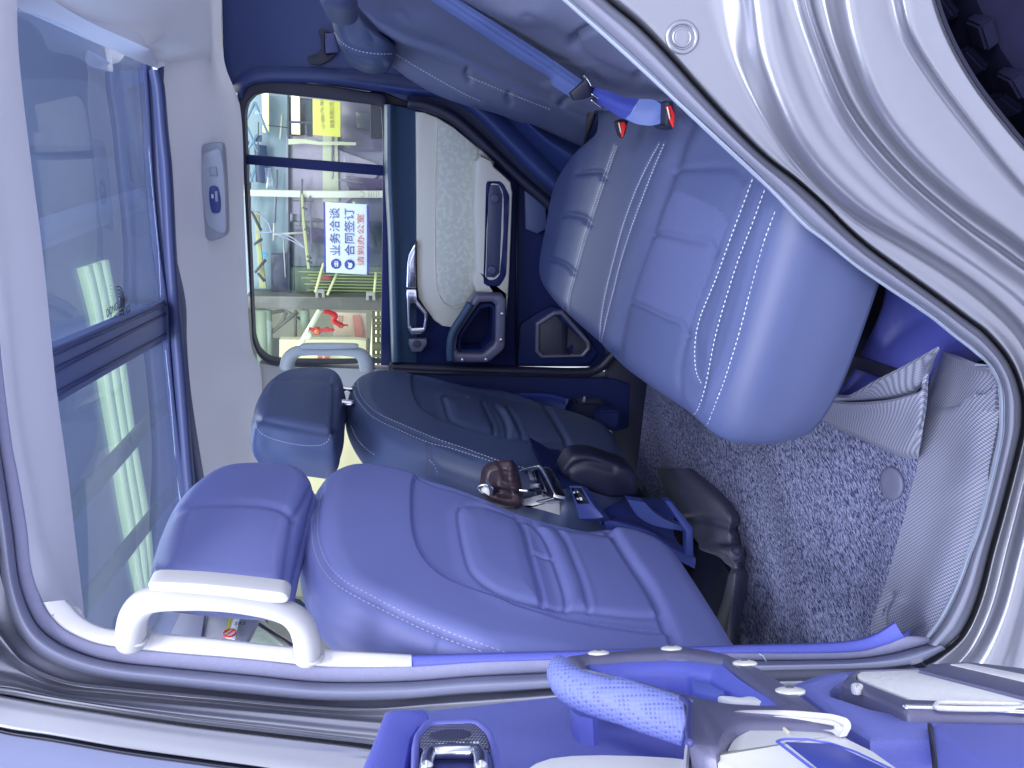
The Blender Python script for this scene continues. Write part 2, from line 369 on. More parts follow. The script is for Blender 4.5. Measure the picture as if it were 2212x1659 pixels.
def frame(name, outer, inner, nrm, thick, m, parent, r=0.003, n=200, smooth=True, drop=0.0):
    """ring between two loops; drop lowers its inner edge"""
    nn = np.array(nrm, float); nn /= np.linalg.norm(nn)
    a = np.array([1., 0, 0]) if abs(nn[0]) < .8 else np.array([0, 1., 0]); e1 = np.cross(nn, a); e1 /= np.linalg.norm(e1); e2 = np.cross(nn, e1)
    O = spline(outer, 160, closed=True, smooth=smooth); I = spline(inner, 160, closed=True, smooth=smooth); C0 = I.mean(0)
    ro = starloop(O, C0, n, e1, e2); ri = starloop(I, C0, n, e1, e2); ri = np.minimum(ri, ro-0.0015)
    an = np.linspace(0, 2*math.pi, n, endpoint=False); D = np.cos(an)[:, None]*e1+np.sin(an)[:, None]*e2
    prof = [(0, -thick), (0, -r), (0.3, -r*0.3), (1, 0), ('i1', -drop*0.6), ('i.3', -r*0.3-drop), ('i', -r-drop), ('i', -thick)]
    rr_ = np.minimum(r, (ro-ri)*0.4); L = []
    for k, z in prof:
        rad = {0: ro, 0.3: ro-rr_*0.3, 1: ro-rr_, 'i1': ri+rr_, 'i.3': ri+rr_*0.3, 'i': ri}[k]
        L.append(C0+D*rad[:, None]+nn*z)
    V = np.vstack(L); K = len(prof); F = grid_faces(K, n, True)
    F += [((K-1)*n+j, (K-1)*n+(j+1) % n, (j+1) % n, j) for j in range(n)]
    ob = obj(name, V, F, m, parent); fixn(ob); sharp(ob, 50); return ob
def tube(name, path, rad, m, parent, closed=False, n=60, seg=14, flat=1.0, flatdir=None, smooth=True):
    P = spline(path, n, closed=closed, smooth=smooth)
    rad = np.interp(np.linspace(0, 1, n), np.linspace(0, 1, len(rad)), rad) if hasattr(rad, '__len__') else np.full(n, rad)
    tan = (np.roll(P, -1, 0)-np.roll(P, 1, 0)) if closed else np.gradient(P, axis=0); tan /= np.linalg.norm(tan, axis=1)[:, None]+1e-12
    f = np.array(flatdir if flatdir is not None else (0.1, 0.2, 1.0), float); V = []
    for p, t, r_ in zip(P, tan, rad):
        b_ = np.cross(t, f); b_ /= np.linalg.norm(b_)+1e-9; c = np.cross(b_, t)
        for k in range(seg):
            a = 2*math.pi*k/seg; V.append(p+b_*math.cos(a)*r_+c*math.sin(a)*r_*flat)
    F = []
    for i in range(n if closed else n-1):
        for k in range(seg): F.append((i*seg+k, i*seg+(k+1) % seg, ((i+1) % n)*seg+(k+1) % seg, ((i+1) % n)*seg+k))
    if not closed: F += [tuple(range(seg)), tuple((n-1)*seg+k for k in reversed(range(seg)))]
    ob = obj(name, V, F, m, parent); fixn(ob); return ob
def box(name, c, s, m, parent=None, rz=0.0, ry=0.0, rx=0.0, bevel=0.0):
    bm = bmesh.new(); bmesh.ops.create_cube(bm, size=1); bmesh.ops.scale(bm, vec=s, verts=bm.verts)
    if bevel: bmesh.ops.bevel(bm, geom=bm.edges[:], offset=bevel, segments=2, affect='EDGES')
    R3 = Matrix.Rotation(rz, 4, 'Z') @ Matrix.Rotation(ry, 4, 'Y') @ Matrix.Rotation(rx, 4, 'X')
    bmesh.ops.transform(bm, matrix=Matrix.Translation(c) @ R3, verts=bm.verts)
    me = bpy.data.meshes.new(name); bm.to_mesh(me); bm.free(); me.materials.append(m); return link(bpy.data.objects.new(name, me), parent)
def bar(name, a, b_, w, m, parent=None, seg=8):
    a = np.array(a, float); b_ = np.array(b_, float)
    return tube(name, [a, b_], w, m, parent, n=2, seg=seg, smooth=False)
def disc(name, c, nrm, r_, h, m, parent, seg=28, dome=0.0):
    n = np.array(nrm, float); n /= np.linalg.norm(n); a = np.array([0, 0, 1.]) if abs(n[2]) < .8 else np.array([1., 0, 0]); e1 = np.cross(n, a); e1 /= np.linalg.norm(e1); e2 = np.cross(n, e1)
    V = []; c = np.array(c)
    for rr_, z in ((1, -h), (1, 0), (0.86, h*0.35), (0.5, h*0.35+dome)):
        for k in range(seg): t = 2*math.pi*k/seg; V.append(c+(e1*math.cos(t)+e2*math.sin(t))*r_*rr_+n*z)
    F = grid_faces(4, seg, True)+[tuple(3*seg+k for k in range(seg)), tuple(reversed(range(seg)))]
    ob = obj(name, V, F, m, parent); fixn(ob); return ob
def bvh(*obs):
    V = []; F = []
    for o in obs:
        k = len(V); V += [v.co[:] for v in o.data.vertices]; F += [[k+i for i in p.vertices] for p in o.data.polygons]
    return BVHTree.FromPolygons(V, F)
def onto(tree, pts, n=160):
    out = []; nr_ = []
    for px, py in spline(pts, n):
        d = Vector(ray(px, py)); h = tree.ray_cast(Vector(CAM), d.normalized())
        if h[0] is not None:
            nn = h[1] if h[1].dot(d) < 0 else -h[1]; out.append(np.array(h[0])); nr_.append(np.array(nn))
    return out, nr_
def stitches(name, tree, curves, parent, m=THREAD, pitch=0.0085, ln=0.0055, w=0.0011, lift=0.0006):
    V = []; F = []
    for c in curves:
        P, N = onto(tree, c)
        if len(P) < 3: continue
        P = np.array(P); N = np.array(N); seg = np.linalg.norm(np.diff(P, axis=0), axis=1)
        # drop jumps
        s = np.concatenate([[0], np.cumsum(np.minimum(seg, 0.05))]); t = 0.0
        while t+ln < s[-1]:
            a = np.array([np.interp(t, s, P[:, k]) for k in range(3)]); b_ = np.array([np.interp(t+ln, s, P[:, k]) for k in range(3)])
            i = min(np.searchsorted(s, t), len(N)-1); nn = N[i]; d = b_-a; L = np.linalg.norm(d)
            t += pitch
            if L > ln*1.8 or L < 1e-5: continue
            d /= L; sd = np.cross(d, nn); sd /= np.linalg.norm(sd)+1e-9; k = len(V); mid = (a+b_)/2+nn*lift
            for q, wd in ((a, .35), (mid, 1), (b_, .35)):
                V += [q-sd*w*wd-nn*0.0004, q+nn*w*0.9*wd+nn*0.0002, q+sd*w*wd-nn*0.0004]
            F += [(k, k+1, k+4, k+3), (k+1, k+2, k+5, k+4), (k+3, k+4, k+7, k+6), (k+4, k+5, k+8, k+7)]
    return tag(obj(name, V, F, m, parent), kind='stuff')
def ribbon_line(name, tree, curves, parent, m, w=0.0012, lift=0.0008):
    V = []; F = []
    for c in curves:
        P, N = onto(tree, c)
        if len(P) < 2: continue
        for i, (p, nn) in enumerate(zip(P, N)):
            t = P[min(i+1, len(P)-1)]-P[max(i-1, 0)]; t = t/(np.linalg.norm(t)+1e-9); sd = np.cross(t, nn); k = len(V)
            V += [p-sd*w, p+nn*lift, p+sd*w]
            if i: F += [(k-3, k-2, k+1, k), (k-2, k-1, k+2, k+1)]
    return obj(name, V, F, m, parent)
def text(name, body, size, origin, ex, ey, m, parent, depth=0.001, space=1.0, align='LEFT'):
    c = bpy.data.curves.new(name, 'FONT'); c.body = body; c.size = size; c.extrude = depth; c.align_x = align; c.space_character = space
    t = bpy.data.objects.new(name, c); COL.objects.link(t); bpy.context.view_layer.update()
    me = bpy.data.meshes.new_from_object(t.evaluated_get(bpy.context.evaluated_depsgraph_get())); bpy.data.objects.remove(t)
    ex = Vector(ex).normalized(); ey = Vector(ey).normalized(); ez = ex.cross(ey)
    Mx = Matrix(((ex.x, ey.x, ez.x, origin[0]), (ex.y, ey.y, ez.y, origin[1]), (ex.z, ey.z, ez.z, origin[2]), (0, 0, 0, 1)))
    me.transform(Mx); me.materials.clear(); me.materials.append(m); me.name = name
    return link(bpy.data.objects.new(name, me), parent)
NY = (0, -1, 0)
car = empty('car', (0, 1.55, 0), 'parked silver car seen through its open rear door with blue seats inside', 'car')

# ================================================================== roof, sunroof
headliner = empty('headliner', (-0.3, 1.55, 1.9), parent=car)
rim_far = T('a', (1020, 440), (1050, 560), (1075, 850), (1100, 1100), (1130, 1659))+T('h', (1200, 600), (1240, 1100), (1270, 1480))+[(430, 1180), (450, 1320)]
mid_far = [(428, -30), (450, 250), (462, 540), (476, 740), (490, 900), (505, 1060), (525, 1300)]
win_top = [(477, -60), (484, 130), (519, 232), (528, 480), (539, 720), (548, 765), (562, 790), (566, 860), (558, 925), (560, 1000), (575, 1300)]
loft('roof_cloth', [UY(yy([(330, 60)]+rim_far, 2.0)), UY(yy([(334, 50)]+[(x+4, y) for x, y in rim_far], 2.025)), UY(yy(mid_far, 2.16)), UY(yy([(x-22, y) for x, y in win_top], 2.24)), UY(yy(win_top, 2.27))], ROOFL, headliner, n=90, thick=0.01)
# rear cross part of the ceiling, with the light grey sunroof end trim
rr0 = [(10, -2), (60, 27), (160, 72), (300, 132), (341, 148)]
rr1 = [(70, -45), (118, 2), (200, 50), (310, 100), (326, 112), (341, 147)]
rr2 = [(150, -60), (240, -5), (330, 40), (372, 90), (377, 140)]
rr3 = [(300, -120), (380, -60), (440, -20), (455, 60), (456, 140)]
loft('sunroof_end_trim', [UY(yy(rr0, 1.13, 2.0)), UY(yy(rr1, 1.16, 1.98))], mat('sunroof_trim', (0.72, 0.75, 0.86, 1), 0.8), headliner, n=70, thick=0.02)
loft('roof_cloth', [UY(yy(rr1, 1.15, 2.035)), UY(yy([(x+9, y-6) for x, y in rr1[:-1]]+[(352, 146)], 1.15, 2.045)), UY(yy(rr2, 1.2, 2.10)), UY(yy(rr3, 1.3, 2.24))], ROOFL, headliner, n=70, thick=0.01)
# near strip of ceiling between the door seal and the glass
near_out = [(-60, -300), (-60, 50), (-45, 600), (0, 752), (14, 860), (25, 960), (38, 1026), (57, 1140), (69, 1240), (80, 1280), (92, 1301)]
near_mid = [(10, -300), (15, 50), (20, 500), (32, 700), (44, 830), (62, 960), (78, 1026), (99, 1152), (135, 1260), (150, 1290), (170, 1312)]
near_in = [(40, -250), (37, 30), (43, 143), (63, 317), (93, 553), (114, 765), (125, 865), (147, 1026), (160, 1140), (172, 1240), (184, 1345)]
loft('roof_rail_trim', [UY(yy(near_out, 0.868)), UY(yy([(x+4, y) for x, y in near_out], 0.875)), UY(yy([(a[0]*.45+b[0]*.55, a[1]*.45+b[1]*.55) for a, b in zip(near_out, near_mid)], 0.91)), UY(yy(near_mid, 0.98)), UY(yy(near_in, 1.10))], mat('rail_cloth', (0.76, 0.77, 0.88, 1), 0.9, bump=0.2, scale=900), headliner, n=90, thick=0.012)

sunroof = empty('sunroof', (-0.3, 1.6, 1.93), parent=car)
gz = 1.955
g1 = U([(20, -40), (330, 112), (352, 647), (112, 752)], ('Z', gz)); g2 = U([(125, 865), (361, 732), (420, 1300), (180, 1420)], ('Z', gz))
def quad(name, P, t, m, par):
    return slab(name, P, (0, 0, -1), t, 0.0005, m, par)
P0 = U([(-40, 0)], ('Z', gz)); y0, y1 = 0.95, 2.12
xa = U([(120, 765)], ('Z', gz))[0][0]; 
def line_at(pa, pb, y, z=gz):
    A, B = U([pa, pb], ('Z', z)); t = (y-A[1])/(B[1]-A[1]); return A+(B-A)*t
c1n, c1f = (112, 752), (352, 647); c2n, c2f = (125, 865), (361, 732)
rear_n, rear_f = (40, 20), (335, 147)
y1 = U([(330, 500)], ('Z', gz))[0][1]+0.04
gl = slab('glass', [line_at(rear_n, rear_f, y0)+[0.08, 0, 0], line_at(rear_n, rear_f, y1)+[0.08, 0, 0], line_at(c1n, c1f, y1), line_at(c1n, c1f, y0)], (0, 0, -1), 0.005, 0.0004, GLASST, sunroof)
fr = line_at(c2n, c2f, y0); fr2 = line_at(c2n, c2f, y1)
gl2 = slab('glass', [fr, fr2, fr2+[-0.75, 0, 0], fr+[-0.75, 0, 0]], (0, 0, -1), 0.005, 0.0004, GLASST, sunroof)
DGL = mat('sunroof_rail', (0.035, 0.05, 0.15, 1), 0.5); DGM = mat('sunroof_beam', (0.10, 0.135, 0.32, 1), 0.45)
loft('cross_beam', [UY(yy([(112, 752), (361, 645)], 1.14, 2.03)), UY(yy([(117, 790), (362, 660)], 1.14, 2.03)), UY(yy([(120, 825), (366, 695)], 1.14, 2.03)), UY(yy([(127, 868), (364, 730)], 1.14, 2.03))], DGM, sunroof, n=30, thick=0.02)
for a, b in (((113, 765), (362, 655)), ((118, 800), (362, 675)), ((124, 850), (363, 718))):
    P = UY([(a[0], a[1], 1.135), (b[0], b[1], 2.02)]); tube('beam_rib', P, 0.004, DGL, sunroof, n=4, seg=8, smooth=False)
zin = [(302, 133), (310, 250), (318, 400), (333, 553), (348, 655), (352, 740), (362, 860), (380, 1000), (395, 1100), (420, 1330)]
loft('side_rail', [UY(yy(zin, 1.985)), UY(yy([(x+14, y) for x, y in zin], 1.99)), UY(yy([(x+17, y) for x, y in zin], 2.0)), UY(yy([(x+30, y) for x, y in zin], 2.0)), UY(yy([(x+46, y) for x, y in zin], 2.02)), UY(yy([(x+62, y) for x, y in zin], 2.09))], DGL, sunroof, n=60, thick=0.02)
lipr = [(342, 150)]+rim_far[1:]
loft('rail_lip', [UY(yy([(x-22, y+2) for x, y in lipr], 1.995)), UY(yy([(x-12, y) for x, y in lipr], 1.98)), UY(yy([(x+1, y) for x, y in lipr], 1.985)), UY(yy([(x+6, y) for x, y in lipr], 2.0))], DGL, sunroof, n=80, thick=0.004)
tube('rail_wire', UY(yy(T('a', (965, 950), (1000, 1350), (1030, 1650))+T('h', (1070, 340)), 1.975)), 0.0012, CHROME, sunroof, n=20, seg=6)
tube('rail_wire', UY(yy(T('h', (1100, 660), (1135, 1000), (1165, 1380)), 1.975)), 0.0014, CHROME, sunroof, n=20, seg=6)
lg = text('glass_marking', 'DONGGUAN\nTEMPERED AS2', 0.022, line_at(c1n, c1f, 1.52)+np.array([0.015, 0, -0.004]), (0, 1, 0), (1, 0, 0), BLACK, sunroof, 0.0002)
for k, rad in enumerate((0.012, 0.018, 0.025, 0.032)):
    c = line_at(c1n, c1f, 1.60)+np.array([0.035, 0, -0.004])
    tube('glass_marking', [c+np.array([rad*math.sin(a), rad*math.cos(a), 0]) for a in np.linspace(-1.7, 1.7, 14)], 0.0012, BLACK, sunroof, n=24, seg=5)

# ================================================================== interior light
lampn = empty('reading_lamp', tuple(UY([(460, 430, 2.2)])[0]), parent=car)
LM = mat('lamp_housing', (0.30, 0.32, 0.40, 1), 0.6)
pl = ('Y', 2.13); pn = toward(pl)
slab('housing', U(T('a', (1280, 980), (1300, 940), (1430, 920), (1450, 960), (1475, 1490), (1460, 1530), (1350, 1560), (1310, 1480)), pl), pn, 0.03, 0.008, LM, lampn, smooth=True)
pl2 = ('Y', 2.122)
slab('lens_plate', U(T('a', (1310, 1010), (1360, 975), (1430, 972), (1465, 1440), (1455, 1510), (1400, 1500), (1335, 1440)), pl2), pn, 0.012, 0.004, mat('lamp_plate', (0.36, 0.385, 0.47, 1), 0.4), lampn, smooth=True)
pl3 = ('Y', 2.117)
slab('switch', U(T('a', (1358, 1212), (1410, 1212), (1425, 1370), (1372, 1375)), pl3), pn, 0.01, 0.003, mat('switch_blue', (0.02, 0.04, 0.2, 1), 0.4), lampn, smooth=True, n=40)
slab('hook', U(T('a', (1356, 1085), (1400, 1080), (1410, 1140), (1360, 1140)), pl3), pn, 0.01, 0.003, LM, lampn)
pl4 = ('Y', 2.114)
slab('switch_symbol', U(T('a', (1368, 1258), (1382, 1258), (1385, 1284), (1371, 1284)), pl4), pn, 0.003, 0.0008, THREAD, lampn)
slab('switch_symbol', U(T('a', (1392, 1238), (1408, 1238), (1412, 1305), (1396, 1305)), pl4), pn, 0.003, 0.0008, LM, lampn)

# ================================================================== far side of the cabin
YF = 2.28
body = empty('body', (0, 1.55, 0.5), parent=car)
QT = mat('quarter_trim', (0.022, 0.04, 0.15, 1), 0.5, bump=0.4, scale=500)
slab('quarter_trim', U([(470, -260), (477, -60), (480, 90), (483, 140), (490, 172), (505, 196), (521, 207), (540, 178), (600, 168), (830, 200), (884, 222), (940, 232), (1000, 270), (1090, 360), (1200, 455), (1330, 560), (1400, 420), (1300, 150), (1200, -260)], ('Y', 2.3)), NY, 0.05, 0.004, QT, body)
# raised surround of the door opening
srd = T('b', (20, 90), (60, 132))+[(521, 207)]
loft('pillar_garnish', [UY(yy([(524, 214), (532, 192), (560, 180), (640, 178), (760, 186), (880, 205), (960, 214), (1020, 245), (1090, 315), (1170, 395), (1260, 470)], 2.272)),
     UY(yy([(520, 205), (528, 184), (556, 171), (640, 168), (760, 175), (880, 193), (965, 203), (1030, 236), (1100, 305), (1182, 384), (1270, 460)], 2.255)),
     UY(yy([(512, 200), (522, 176), (552, 160), (640, 157), (760, 163), (880, 180), (972, 190), (1045, 225), (1118, 295), (1195, 372), (1280, 450)], 2.265)),
     UY(yy([(500, 192), (515, 165), (548, 148), (640, 145), (760, 150), (880, 166), (985, 178), (1060, 215), (1130, 283), (1205, 360), (1290, 440)], 2.29))], QT, body, n=90, thick=0.01)
loft('wheelhouse_trim', [UY(yy([(985, 178), (1060, 220), (1130, 288), (1205, 365), (1300, 470)], 2.28)), UY(yy([(1010, 170), (1090, 225), (1160, 300), (1240, 370), (1320, 440)], 2.2)),
     UY(yy([(1040, 165), (1110, 235), (1180, 300), (1250, 345), (1320, 400)], 2.16)), UY(yy([(1050, 160), (1130, 240), (1200, 290), (1260, 320), (1330, 360)], 2.2))], QT, body, n=50, thick=0.01)

slab('roof_skin', [[-3, 2.03, 1.985], [.9, 2.03, 1.985], [.9, 2.4, 1.985], [-3, 2.4, 1.985]], (0, 0, 1), .02, .002, PAINT, body)
slab('roof_skin', [[-3, .87, 1.985], [.9, .87, 1.985], [.9, 1.06, 1.985], [-3, 1.06, 1.985]], (0, 0, 1), .02, .002, PAINT, body)
slab('roof_skin', [[.16, 1.06, 1.985], [.9, 1.06, 1.985], [.9, 2.03, 1.985], [.16, 2.03, 1.985]], (0, 0, 1), .02, .002, PAINT, body)
slab('roof_side', [[-3, .79, 1.90], [.9, .79, 1.90], [.9, .79, 1.985], [-3, .79, 1.985]], NY, .08, .01, PAINT, body)
slab('seal_backing', U([(800, 140), (1010, 140), (1010, 300), (800, 300)], ('Y', 2.33)), NY, .02, .002, BLACK, body)
fd = empty('rear_door', (-0.33, 2.3, 1.0), 'closed far rear door with grey beige trim and sliding style window', parent=car)
# window
outer = T('b', (60, 205), (62, 110), (110, 40), (200, 15), (560, 55), (895, 105), (888, 550), (905, 1100), (920, 1592), (600, 1600), (330, 1612), (250, 1605), (185, 1560), (150, 1480), (125, 1000), (98, 500))
inner = T('b', (108, 205), (125, 145), (165, 105), (215, 94), (560, 130), (864, 168), (880, 550), (897, 1100), (910, 1588), (600, 1592), (330, 1590), (240, 1578), (185, 1530), (158, 1450), (140, 1000), (118, 500))
slab('inner_panel', U(T('c', (30, 1482), (45, 140), (215, 165), (340, 215), (480, 310), (600, 420), (740, 560), (870, 670), (1100, 760), (1400, 1000), (1500, 1450), (1400, 1490), (80, 1485)), ('Y', 2.275)), NY, 0.05, 0.004, NAVY, fd)
frame('window_frame', U(outer, ('Y', 2.275)), U(inner, ('Y', 2.275)), NY, 0.05, BLACK, fd, r=0.004, smooth=False)
mb = U(T('b', (112, 440), (872, 500), (886, 558), (112, 492)), ('Y', 2.285)); slab('window_divider', mb, NY, 0.03, 0.003, NAVY, fd)
slab('glass', U(T('b', (90, 100), (870, 160), (876, 520), (100, 460)), ('Y', 2.30)), NY, 0.004, 0.0005, GLASS, fd)
slab('glass', U(T('b', (100, 460), (876, 520), (915, 1592), (150, 1595)), ('Y', 2.304)), NY, 0.004, 0.0005, GLASS, fd)
# ledge
led = T('c', (45, 150), (48, 500), (62, 800), (70, 1100), (80, 1465))
loft('window_ledge', [UY(yy(led, 2.272)), UY(yy([(x+5, y) for x, y in led], 2.235)), UY(yy([(x+14, y) for x, y in led], 2.225)), UY(yy(T('c', (110, 158), (115, 500), (128, 800), (140, 1100), (150, 1465)), 2.245)), UY(yy(T('c', (205, 175), (207, 500), (210, 800), (212, 1100), (212, 1470)), 2.27))], NAVY2, fd, n=60, thick=0.01)
slab('upper_trim', U(T('c', (208, 185), (250, 188), (320, 215), (400, 262), (470, 320), (540, 378), (610, 440), (600, 560), (560, 1000), (505, 1130), (450, 1240), (420, 1275), (390, 1288), (345, 1282), (300, 1250), (262, 1200), (222, 1140), (213, 1050), (211, 600)), ('Y', 2.255)), NY, 0.03, 0.006, BEIGE, fd)
slab('fabric_insert', U(T('c', (322, 222), (400, 268), (470, 325), (525, 376), (512, 560), (505, 700), (518, 1000), (500, 1110), (460, 1165), (400, 1180), (355, 1160), (322, 1110), (312, 1050), (310, 600)), ('Y', 2.250)), NY, 0.02, 0.002, FABP, fd)
tube('insert_piping', UY(yy(T('c', (319, 222), (308, 600), (310, 1050), (322, 1112), (353, 1166), (400, 1187), (462, 1172)), 2.252)), 0.0028, BEIGE, fd, n=60, seg=8)
arm = slab('armrest', U(T('c', (512, 440), (540, 410), (600, 438), (608, 465), (660, 510), (695, 545), (705, 600), (698, 800), (690, 1010), (682, 1150), (672, 1230), (655, 1130), (525, 1118), (500, 1060), (497, 1035), (515, 1000), (512, 800), (502, 700), (508, 560)), ('Y', 2.205)), NY, 0.06, 0.012, BEIGE, fd)
frame('pull_pocket', U(T('c', (567, 555), (575, 540), (640, 540), (660, 560), (686, 612), (684, 700), (670, 1020), (655, 1050), (635, 1078), (575, 1078), (553, 1062)), ('Y', 2.202)), U(T('c', (588, 570), (596, 560), (630, 566), (648, 600), (652, 640), (636, 1000), (620, 1025), (600, 1034), (572, 1032), (566, 1020)), ('Y', 2.202)), NY, 0.02, NAVY, fd, r=0.004, smooth=False, drop=0.006)
slab('pocket_floor', U(T('c', (580, 560), (632, 560), (652, 610), (636, 1010), (610, 1034), (566, 1030)), ('Y', 2.2045)), NY, 0.01, 0.001, mat('pocket_grey', (0.035, 0.045, 0.10, 1), 0.4), fd)
for q in ((612, 630), (598, 996)): disc('stud', U(T('c', q), ('Y', 2.2))[0], NY, 0.0135, 0.004, mat('stud', (0.05, 0.06, 0.14, 1), 0.4), fd)
frame('assist_handle', U(T('c', (500, 1150), (520, 1116), (650, 1120), (672, 1145), (665, 1390), (652, 1410), (590, 1462), (570, 1468), (395, 1466), (385, 1445), (393, 1330), (410, 1290)), ('Y', 2.165)), U(T('c', (520, 1180), (535, 1162), (600, 1160), (618, 1178), (614, 1360), (606, 1378), (560, 1418), (545, 1422), (432, 1420), (415, 1400), (422, 1335), (440, 1300)), ('Y', 2.165)), NY, 0.035, GREYM, fd, r=0.008, smooth=False)
frame('handle_well', U(T('c', (522, 1182), (536, 1164), (600, 1162), (616, 1180), (612, 1360), (604, 1378), (558, 1417), (545, 1420), (434, 1418), (418, 1400), (424, 1335), (442, 1300)), ('Y', 2.185)), U(T('c', (540, 1200), (585, 1185), (600, 1200), (596, 1350), (545, 1400), (445, 1400), (440, 1345)), ('Y', 2.185)), NY, 0.07, NAVY, fd, r=0.008, smooth=False)
tube('rubber_grip', UY(yy(T('c', (488, 1165), (450, 1225), (405, 1295), (388, 1345), (383, 1400), (385, 1455)), 2.163)), 0.012, NAVY2, fd, n=40, seg=14)
for q in ((650, 1218), (645, 1352), (568, 1453), (448, 1454)):
    c = U(T('c', q), ('Y', 2.161))[0]; s_ = disc('screw', c, NY, 0.006, 0.004, CHROME, fd, seg=14)
slab('door_pull_bar', U(T('c', (207, 850), (196, 868), (172, 915), (163, 955), (160, 1085), (210, 1088), (208, 960)), ('Y', 2.235)), NY, 0.03, 0.006, CHROME, fd)
frame('door_pull', U(T('c', (160, 1092), (210, 1092), (214, 1150), (266, 1215), (268, 1240), (262, 1305), (240, 1322), (185, 1324), (166, 1295)), ('Y', 2.232)), U(T('c', (180, 1165), (204, 1163), (212, 1180), (250, 1222), (252, 1240), (246, 1288), (190, 1290), (180, 1275)), ('Y', 2.232)), NY, 0.03, CHROME, fd, r=0.004, smooth=False)
slab('tweeter', U(T('c', (172, 1347), (264, 1347), (266, 1372), (242, 1408), (236, 1412), (190, 1412), (184, 1406), (172, 1375)), ('Y', 2.24)), NY, 0.02, 0.003, GREYM, fd)
disc('tweeter_grille', U(T('c', (214, 1370)), ('Y', 2.237))[0], NY, 0.0125, 0.003, SPKM, fd)
slab('speaker_surround', U(T('c', (738, 1300), (745, 1270), (830, 1215), (900, 1180), (1000, 1200), (1140, 1420), (1100, 1470), (1060, 1480), (730, 1478)), ('Y', 2.262)), NY, 0.02, 0.006, NAVY, fd)
frame('speaker_ring', U(T('c', (822, 1265), (915, 1205), (960, 1200), (1100, 1360), (1103, 1400), (1068, 1440), (850, 1446), (820, 1415)), ('Y', 2.25)), U(T('c', (842, 1280), (920, 1228), (950, 1225), (1080, 1370), (1082, 1395), (1055, 1425), (862, 1430), (840, 1405)), ('Y', 2.25)), NY, 0.02, GREYM, fd, r=0.005, smooth=False)
slab('speaker_mesh', U(T('c', (838, 1278), (920, 1226), (958, 1262), (958, 1432), (862, 1432), (838, 1405)), ('Y', 2.257)), NY, 0.01, 0.001, SPKM, fd)
slab('speaker_bar', U(T('c', (962, 1266), (980, 1280), (975, 1400), (1005, 1432), (958, 1432)), ('Y', 2.252)), NY, 0.01, 0.002, BLACK, fd)
slab('speaker_mesh', U(T('c', (985, 1285), (1080, 1370), (1082, 1395), (1055, 1425), (1010, 1430), (1012, 1370), (980, 1395)), ('Y', 2.257)), NY, 0.01, 0.001, SPKM, fd)
slab('map_pocket', U(T('c', (765, 590), (770, 785), (830, 810), (880, 780), (870, 660)), ('Y', 2.25)), NY, 0.02, 0.004, mat('pocket_slate', (0.05, 0.07, 0.16, 1), 0.5), fd)
bar('panel_joint', *UY(yy(T('c', (725, 560), (722, 1480)), 2.268)), 0.004, BLACK, fd)
bar('panel_joint', *UY(yy(T('c', (775, 1100), (185, 1478)), 2.268))[:2], 0.0001, BLACK, fd)
tube('door_seal', UY(yy(T('c', (165, 140), (240, 150), (340, 185), (420, 232), (500, 300), (600, 395), (700, 492), (800, 580), (900, 670), (1000, 800)), 2.25)), 0.017, BLACK, fd, n=80, seg=14)
tube('door_seal', UY(yy(T('c', (75, 1488), (400, 1500), (800, 1512), (1080, 1515), (1150, 1490), (1200, 1440), (1240, 1400)), 2.25)), 0.016, BLACK, fd, n=60, seg=14)

# far B pillar and what is ahead of it
bp = empty('pillar', (-0.8, 2.25, 1.0), 'dark far door pillar with ivory upper half', parent=body)
slab('lower_cover', U([(840, 800), (960, 806), (1200, 812), (1330, 818), (1362, 830), (1360, 925), (1330, 935), (1180, 905), (1000, 880), (860, 860)], ('Y', 2.26)), NY, 0.08, 0.012, NAVY, bp)
slab('upper_cover', U([(560, 784), (600, 790), (700, 793), (880, 800), (875, 960), (800, 970), (745, 915), (700, 905), (600, 900), (560, 930)], ('Y', 2.285)), NY, 0.05, 0.004, mat('pillar_ivory', (0.42, 0.43, 0.42, 1), 0.6), bp)
bar('pillar_joint', *UY([(742, 903, 2.278), (780, 905, 2.278)]), 0.002, BLACK, bp)
loft('belt_cover', [UY(yy([(960, 860), (1060, 852), (1180, 850), (1230, 862)], 2.2)), UY(yy([(965, 870), (1060, 862), (1180, 858), (1225, 870)], 2.2)), UY(yy([(975, 885), (1060, 880), (1180, 876), (1220, 885)], 2.22))], mat('belt_cover', (0.015, 0.035, 0.2, 1), 0.4), bp, n=20)
box('anchor_block', UY([(1270, 880, 2.15)])[0], (0.05, 0.05, 0.09), BLACK, bp, bevel=0.006)
box('anchor_block', UY([(1310, 900, 2.1)])[0], (0.06, 0.05, 0.07), NAVY, bp, bevel=0.006)
for q in ((1224, 866), (1261, 862)): box('anchor_clip', UY([(q[0], q[1], 2.1)])[0], (0.018, 0.006, 0.008), CHROME, bp)
fdo = empty('front_door', (-1.2, 2.3, 1.0), 'far front door with its window, mostly hidden by the seats', parent=car)
frame('window_frame', U([(548, 905), (560, 890), (760, 896), (880, 900), (900, 1500), (560, 1450)], ('Y', 2.31)), U([(557, 925), (575, 903), (742, 905), (855, 905), (870, 1480), (580, 1440)], ('Y', 2.31)), NY, 0.03, NAVY, fdo, smooth=False)
slab('inner_panel', U([(850, 900), (1300, 900), (1300, 1300), (880, 1300)], ('Y', 2.30)), NY, 0.05, 0.005, NAVY, fdo)
gh = empty('grab_handle', (-0.7, 2.25, 1.5), 'grey grab handle on the far door pillar', parent=car)
GH = mat('handle_grey', (0.36, 0.40, 0.42, 1), 0.5)
tube('grip', UY(yy(T('j', (455, 320), (470, 250), (510, 205), (560, 188), (740, 190), (940, 195), (1000, 215), (1035, 260), (1050, 330)), 2.2)), [0.022, 0.02, 0.016, 0.014, 0.014, 0.014, 0.016, 0.022, 0.024], GH, gh, n=60)
